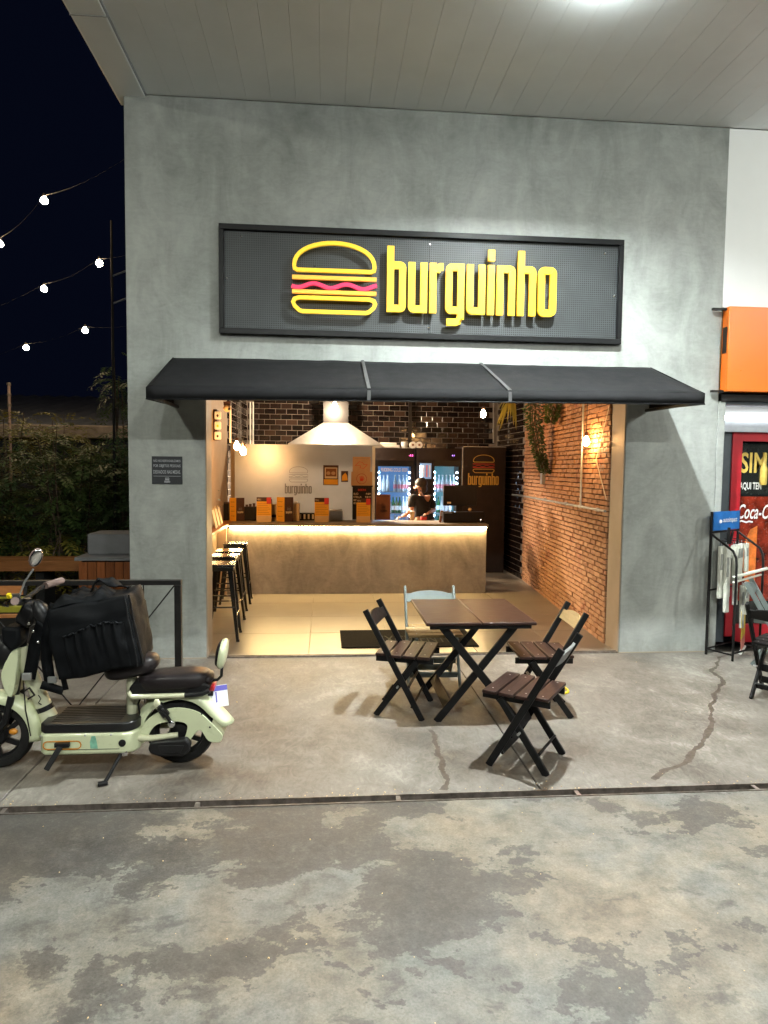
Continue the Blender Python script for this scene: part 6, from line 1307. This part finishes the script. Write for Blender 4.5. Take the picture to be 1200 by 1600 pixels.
# ================================================================== person behind the counter
def skin_mesh(name, mat, verts, edges, rad, parent, sub=2, root=0):
    off = ORG[parent.name]; me = bpy.data.meshes.new(name); me.from_pydata([tuple(Vector(v)-off) for v in verts], edges, []); me.materials.append(M[mat])
    o = bpy.data.objects.new(name, me); COL.objects.link(o); o.parent = parent; ORG[o.name] = off
    s = o.modifiers.new('skin', 'SKIN'); s.use_smooth_shade = True; s.branch_smoothing = .6
    for i, d_ in enumerate(me.skin_vertices[0].data): d_.radius = rad[i] if isinstance(rad[i], tuple) else (rad[i], rad[i]); d_.use_root = (i == root)
    b = o.modifiers.new('sub', 'SUBSURF'); b.levels = sub; b.render_levels = sub; return o
def person(label, J, shirt, hairm, face):
    t = thing('person', label, 'person', (J['pel'].x, J['pel'].y, .01)); f = face.normalized(); side = Vector((-f.y, f.x, 0)); H = J['head']
    K = ['pel', 'spi', 'che', 'nec', 'hea', 'top', 'shL', 'elL', 'wrL', 'haL', 'shR', 'elR', 'wrR', 'haR', 'hiL', 'knL', 'anL', 'toL', 'hiR', 'knR', 'anR', 'toR']
    J['hea'] = H - Vector((0, 0, .03)); J['top'] = H + Vector((0, 0, .07)); R_ = dict(pel=(.13, .10), spi=(.12, .09), che=(.14, .10), nec=.052, hea=(.072, .082), top=(.062, .075), shL=.052, elL=.040, wrL=.028, haL=(.034, .016), shR=.052, elR=.040, wrR=.028, haR=(.034, .016), hiL=.085, knL=.058, anL=.042, toL=.036, hiR=.085, knR=.058, anR=.042, toR=.036)
    V = [J[k] for k in K]; ix = {k: i for i, k in enumerate(K)}; E_ = [('pel', 'spi'), ('spi', 'che'), ('che', 'nec'), ('nec', 'hea'), ('hea', 'top'), ('che', 'shL'), ('shL', 'elL'), ('elL', 'wrL'), ('wrL', 'haL'), ('che', 'shR'), ('shR', 'elR'), ('elR', 'wrR'), ('wrR', 'haR'), ('pel', 'hiL'), ('hiL', 'knL'), ('knL', 'anL'), ('anL', 'toL'), ('pel', 'hiR'), ('hiR', 'knR'), ('knR', 'anR'), ('anR', 'toR')]
    skin_mesh('body', 'skin', V, [(ix[a], ix[b]) for a, b in E_], [R_[k] for k in K], t)
    for h, w, e in (('haL', 'wrL', 'elL'), ('haR', 'wrR', 'elR')):          # fingers
        d_ = (J[h]-J[w]).normalized(); sd = d_.cross(Vector((0, 0, 1))).normalized(); b = J[h]
        for k in range(4):
            o0 = b + sd*(-.024+.016*k) + d_*.015; ln = (.055, .065, .062, .048)[k]; MB().tube([o0, o0+d_*ln*.5+Vector((0, 0, .004)), o0+d_*ln-Vector((0, 0, .012))], [.0088, .0082, .006], 8).build('finger', 'skin', t, smooth=70)
        o0 = J[w]+d_*.03-sd*.02; MB().tube([o0, o0+d_*.03-sd*.02, o0+d_*.06-sd*.022], [.011, .010, .007], 8).build('thumb', 'skin', t, smooth=70)
    TV = ['pel', 'spi', 'che', 'nb', 'shL', 'slL', 'shR', 'slR']; J['nb'] = lerp(J['che'], J['nec'], .5); J['slL'] = lerp(J['shL'], J['elL'], .9); J['slR'] = lerp(J['shR'], J['elR'], .9); tx = {k: i for i, k in enumerate(TV)}
    skin_mesh('tshirt', shirt, [J[k] for k in TV], [(tx[a], tx[b]) for a, b in (('pel', 'spi'), ('spi', 'che'), ('che', 'nb'), ('che', 'shL'), ('shL', 'slL'), ('che', 'shR'), ('shR', 'slR'))], [(.155, .125), (.15, .118), (.165, .13), (.078, .07), .074, .066, .074, .066], t)
    LV = ['pel', 'hiL', 'knL', 'anL', 'hiR', 'knR', 'anR']; lx = {k: i for i, k in enumerate(LV)}
    skin_mesh('trousers', 'dark_trousers', [J[k] for k in LV], [(lx[a], lx[b]) for a, b in (('pel', 'hiL'), ('hiL', 'knL'), ('knL', 'anL'), ('pel', 'hiR'), ('hiR', 'knR'), ('knR', 'anR'))], [(.145, .115), .1, .075, .06, .1, .075, .06], t)
    RF = Matrix((side, f, Vector((0, 0, 1)))).transposed()
    MB().ell(H+Vector((0, 0, .035))-f*.022, (.086, .098, .098), 20, 14, RF).build('hair', hairm, t, smooth=70); MB().ell(H-f*.06-Vector((0, 0, .045)), (.07, .06, .075), 16, 10, RF).build('hair_nape', hairm, t, smooth=70)
    MB().ell(H+f*.088-Vector((0, 0, .03)), (.013, .018, .022), 10, 8, RF).build('nose', 'skin', t, smooth=70); MB().ell(H+f*.072-Vector((0, 0, .075)), (.022, .010, .007), 10, 6, RF).build('mouth', 'red_print', t, smooth=70)
    for s in (-1, 1):
        MB().ell(H+side*s*.080-Vector((0, 0, .028))-f*.004, (.010, .020, .030), 10, 8, RF).build('ear', 'skin', t, smooth=70); MB().ell(H+f*.076+side*s*.031-Vector((0, 0, .006)), (.011, .006, .006), 8, 6, RF).build('eye', 'hair_dark', t, smooth=70)
    return t
hd_ = at(656, 759, 4.28); J = dict(head=hd_, nec=hd_+Vector((.01, .02, -.135)), che=at(658, 786, 4.34), spi=at(658, 802, 4.38), pel=at(657, 822, 4.40), shL=at(643, 776, 4.2), elL=at(643, 797, 4.12), wrL=at(640, 805, 4.02)+Vector((-.05, 0, 0)), shR=at(671, 776, 4.46), elR=at(678, 797, 4.5), wrR=at(672, 806, 4.2))
J['wrL'].z = CT+.06; J['haL'] = J['wrL']+Vector((-.085, -.03, -.03)); J['wrR'].z = CT+.09; J['haR'] = J['wrR']+Vector((-.06, -.06, -.02))
pv = J['pel']
for s, k in ((-1, 'L'), (1, 'R')):
    J['hi'+k] = Vector((pv.x+.04*s, pv.y+.09*s, pv.z-.07)); J['kn'+k] = Vector((pv.x+.05*s-.02, pv.y+.1*s, .45)); J['an'+k] = Vector((pv.x+.05*s, pv.y+.1*s, .075)); J['to'+k] = Vector((pv.x+.05*s-.15, pv.y+.1*s-.02, .045))
person('person in a black t-shirt with dark hair behind the counter, looking aside', J, 'tshirt_black', 'hair_dark', Vector((-.9, .35, 0)))
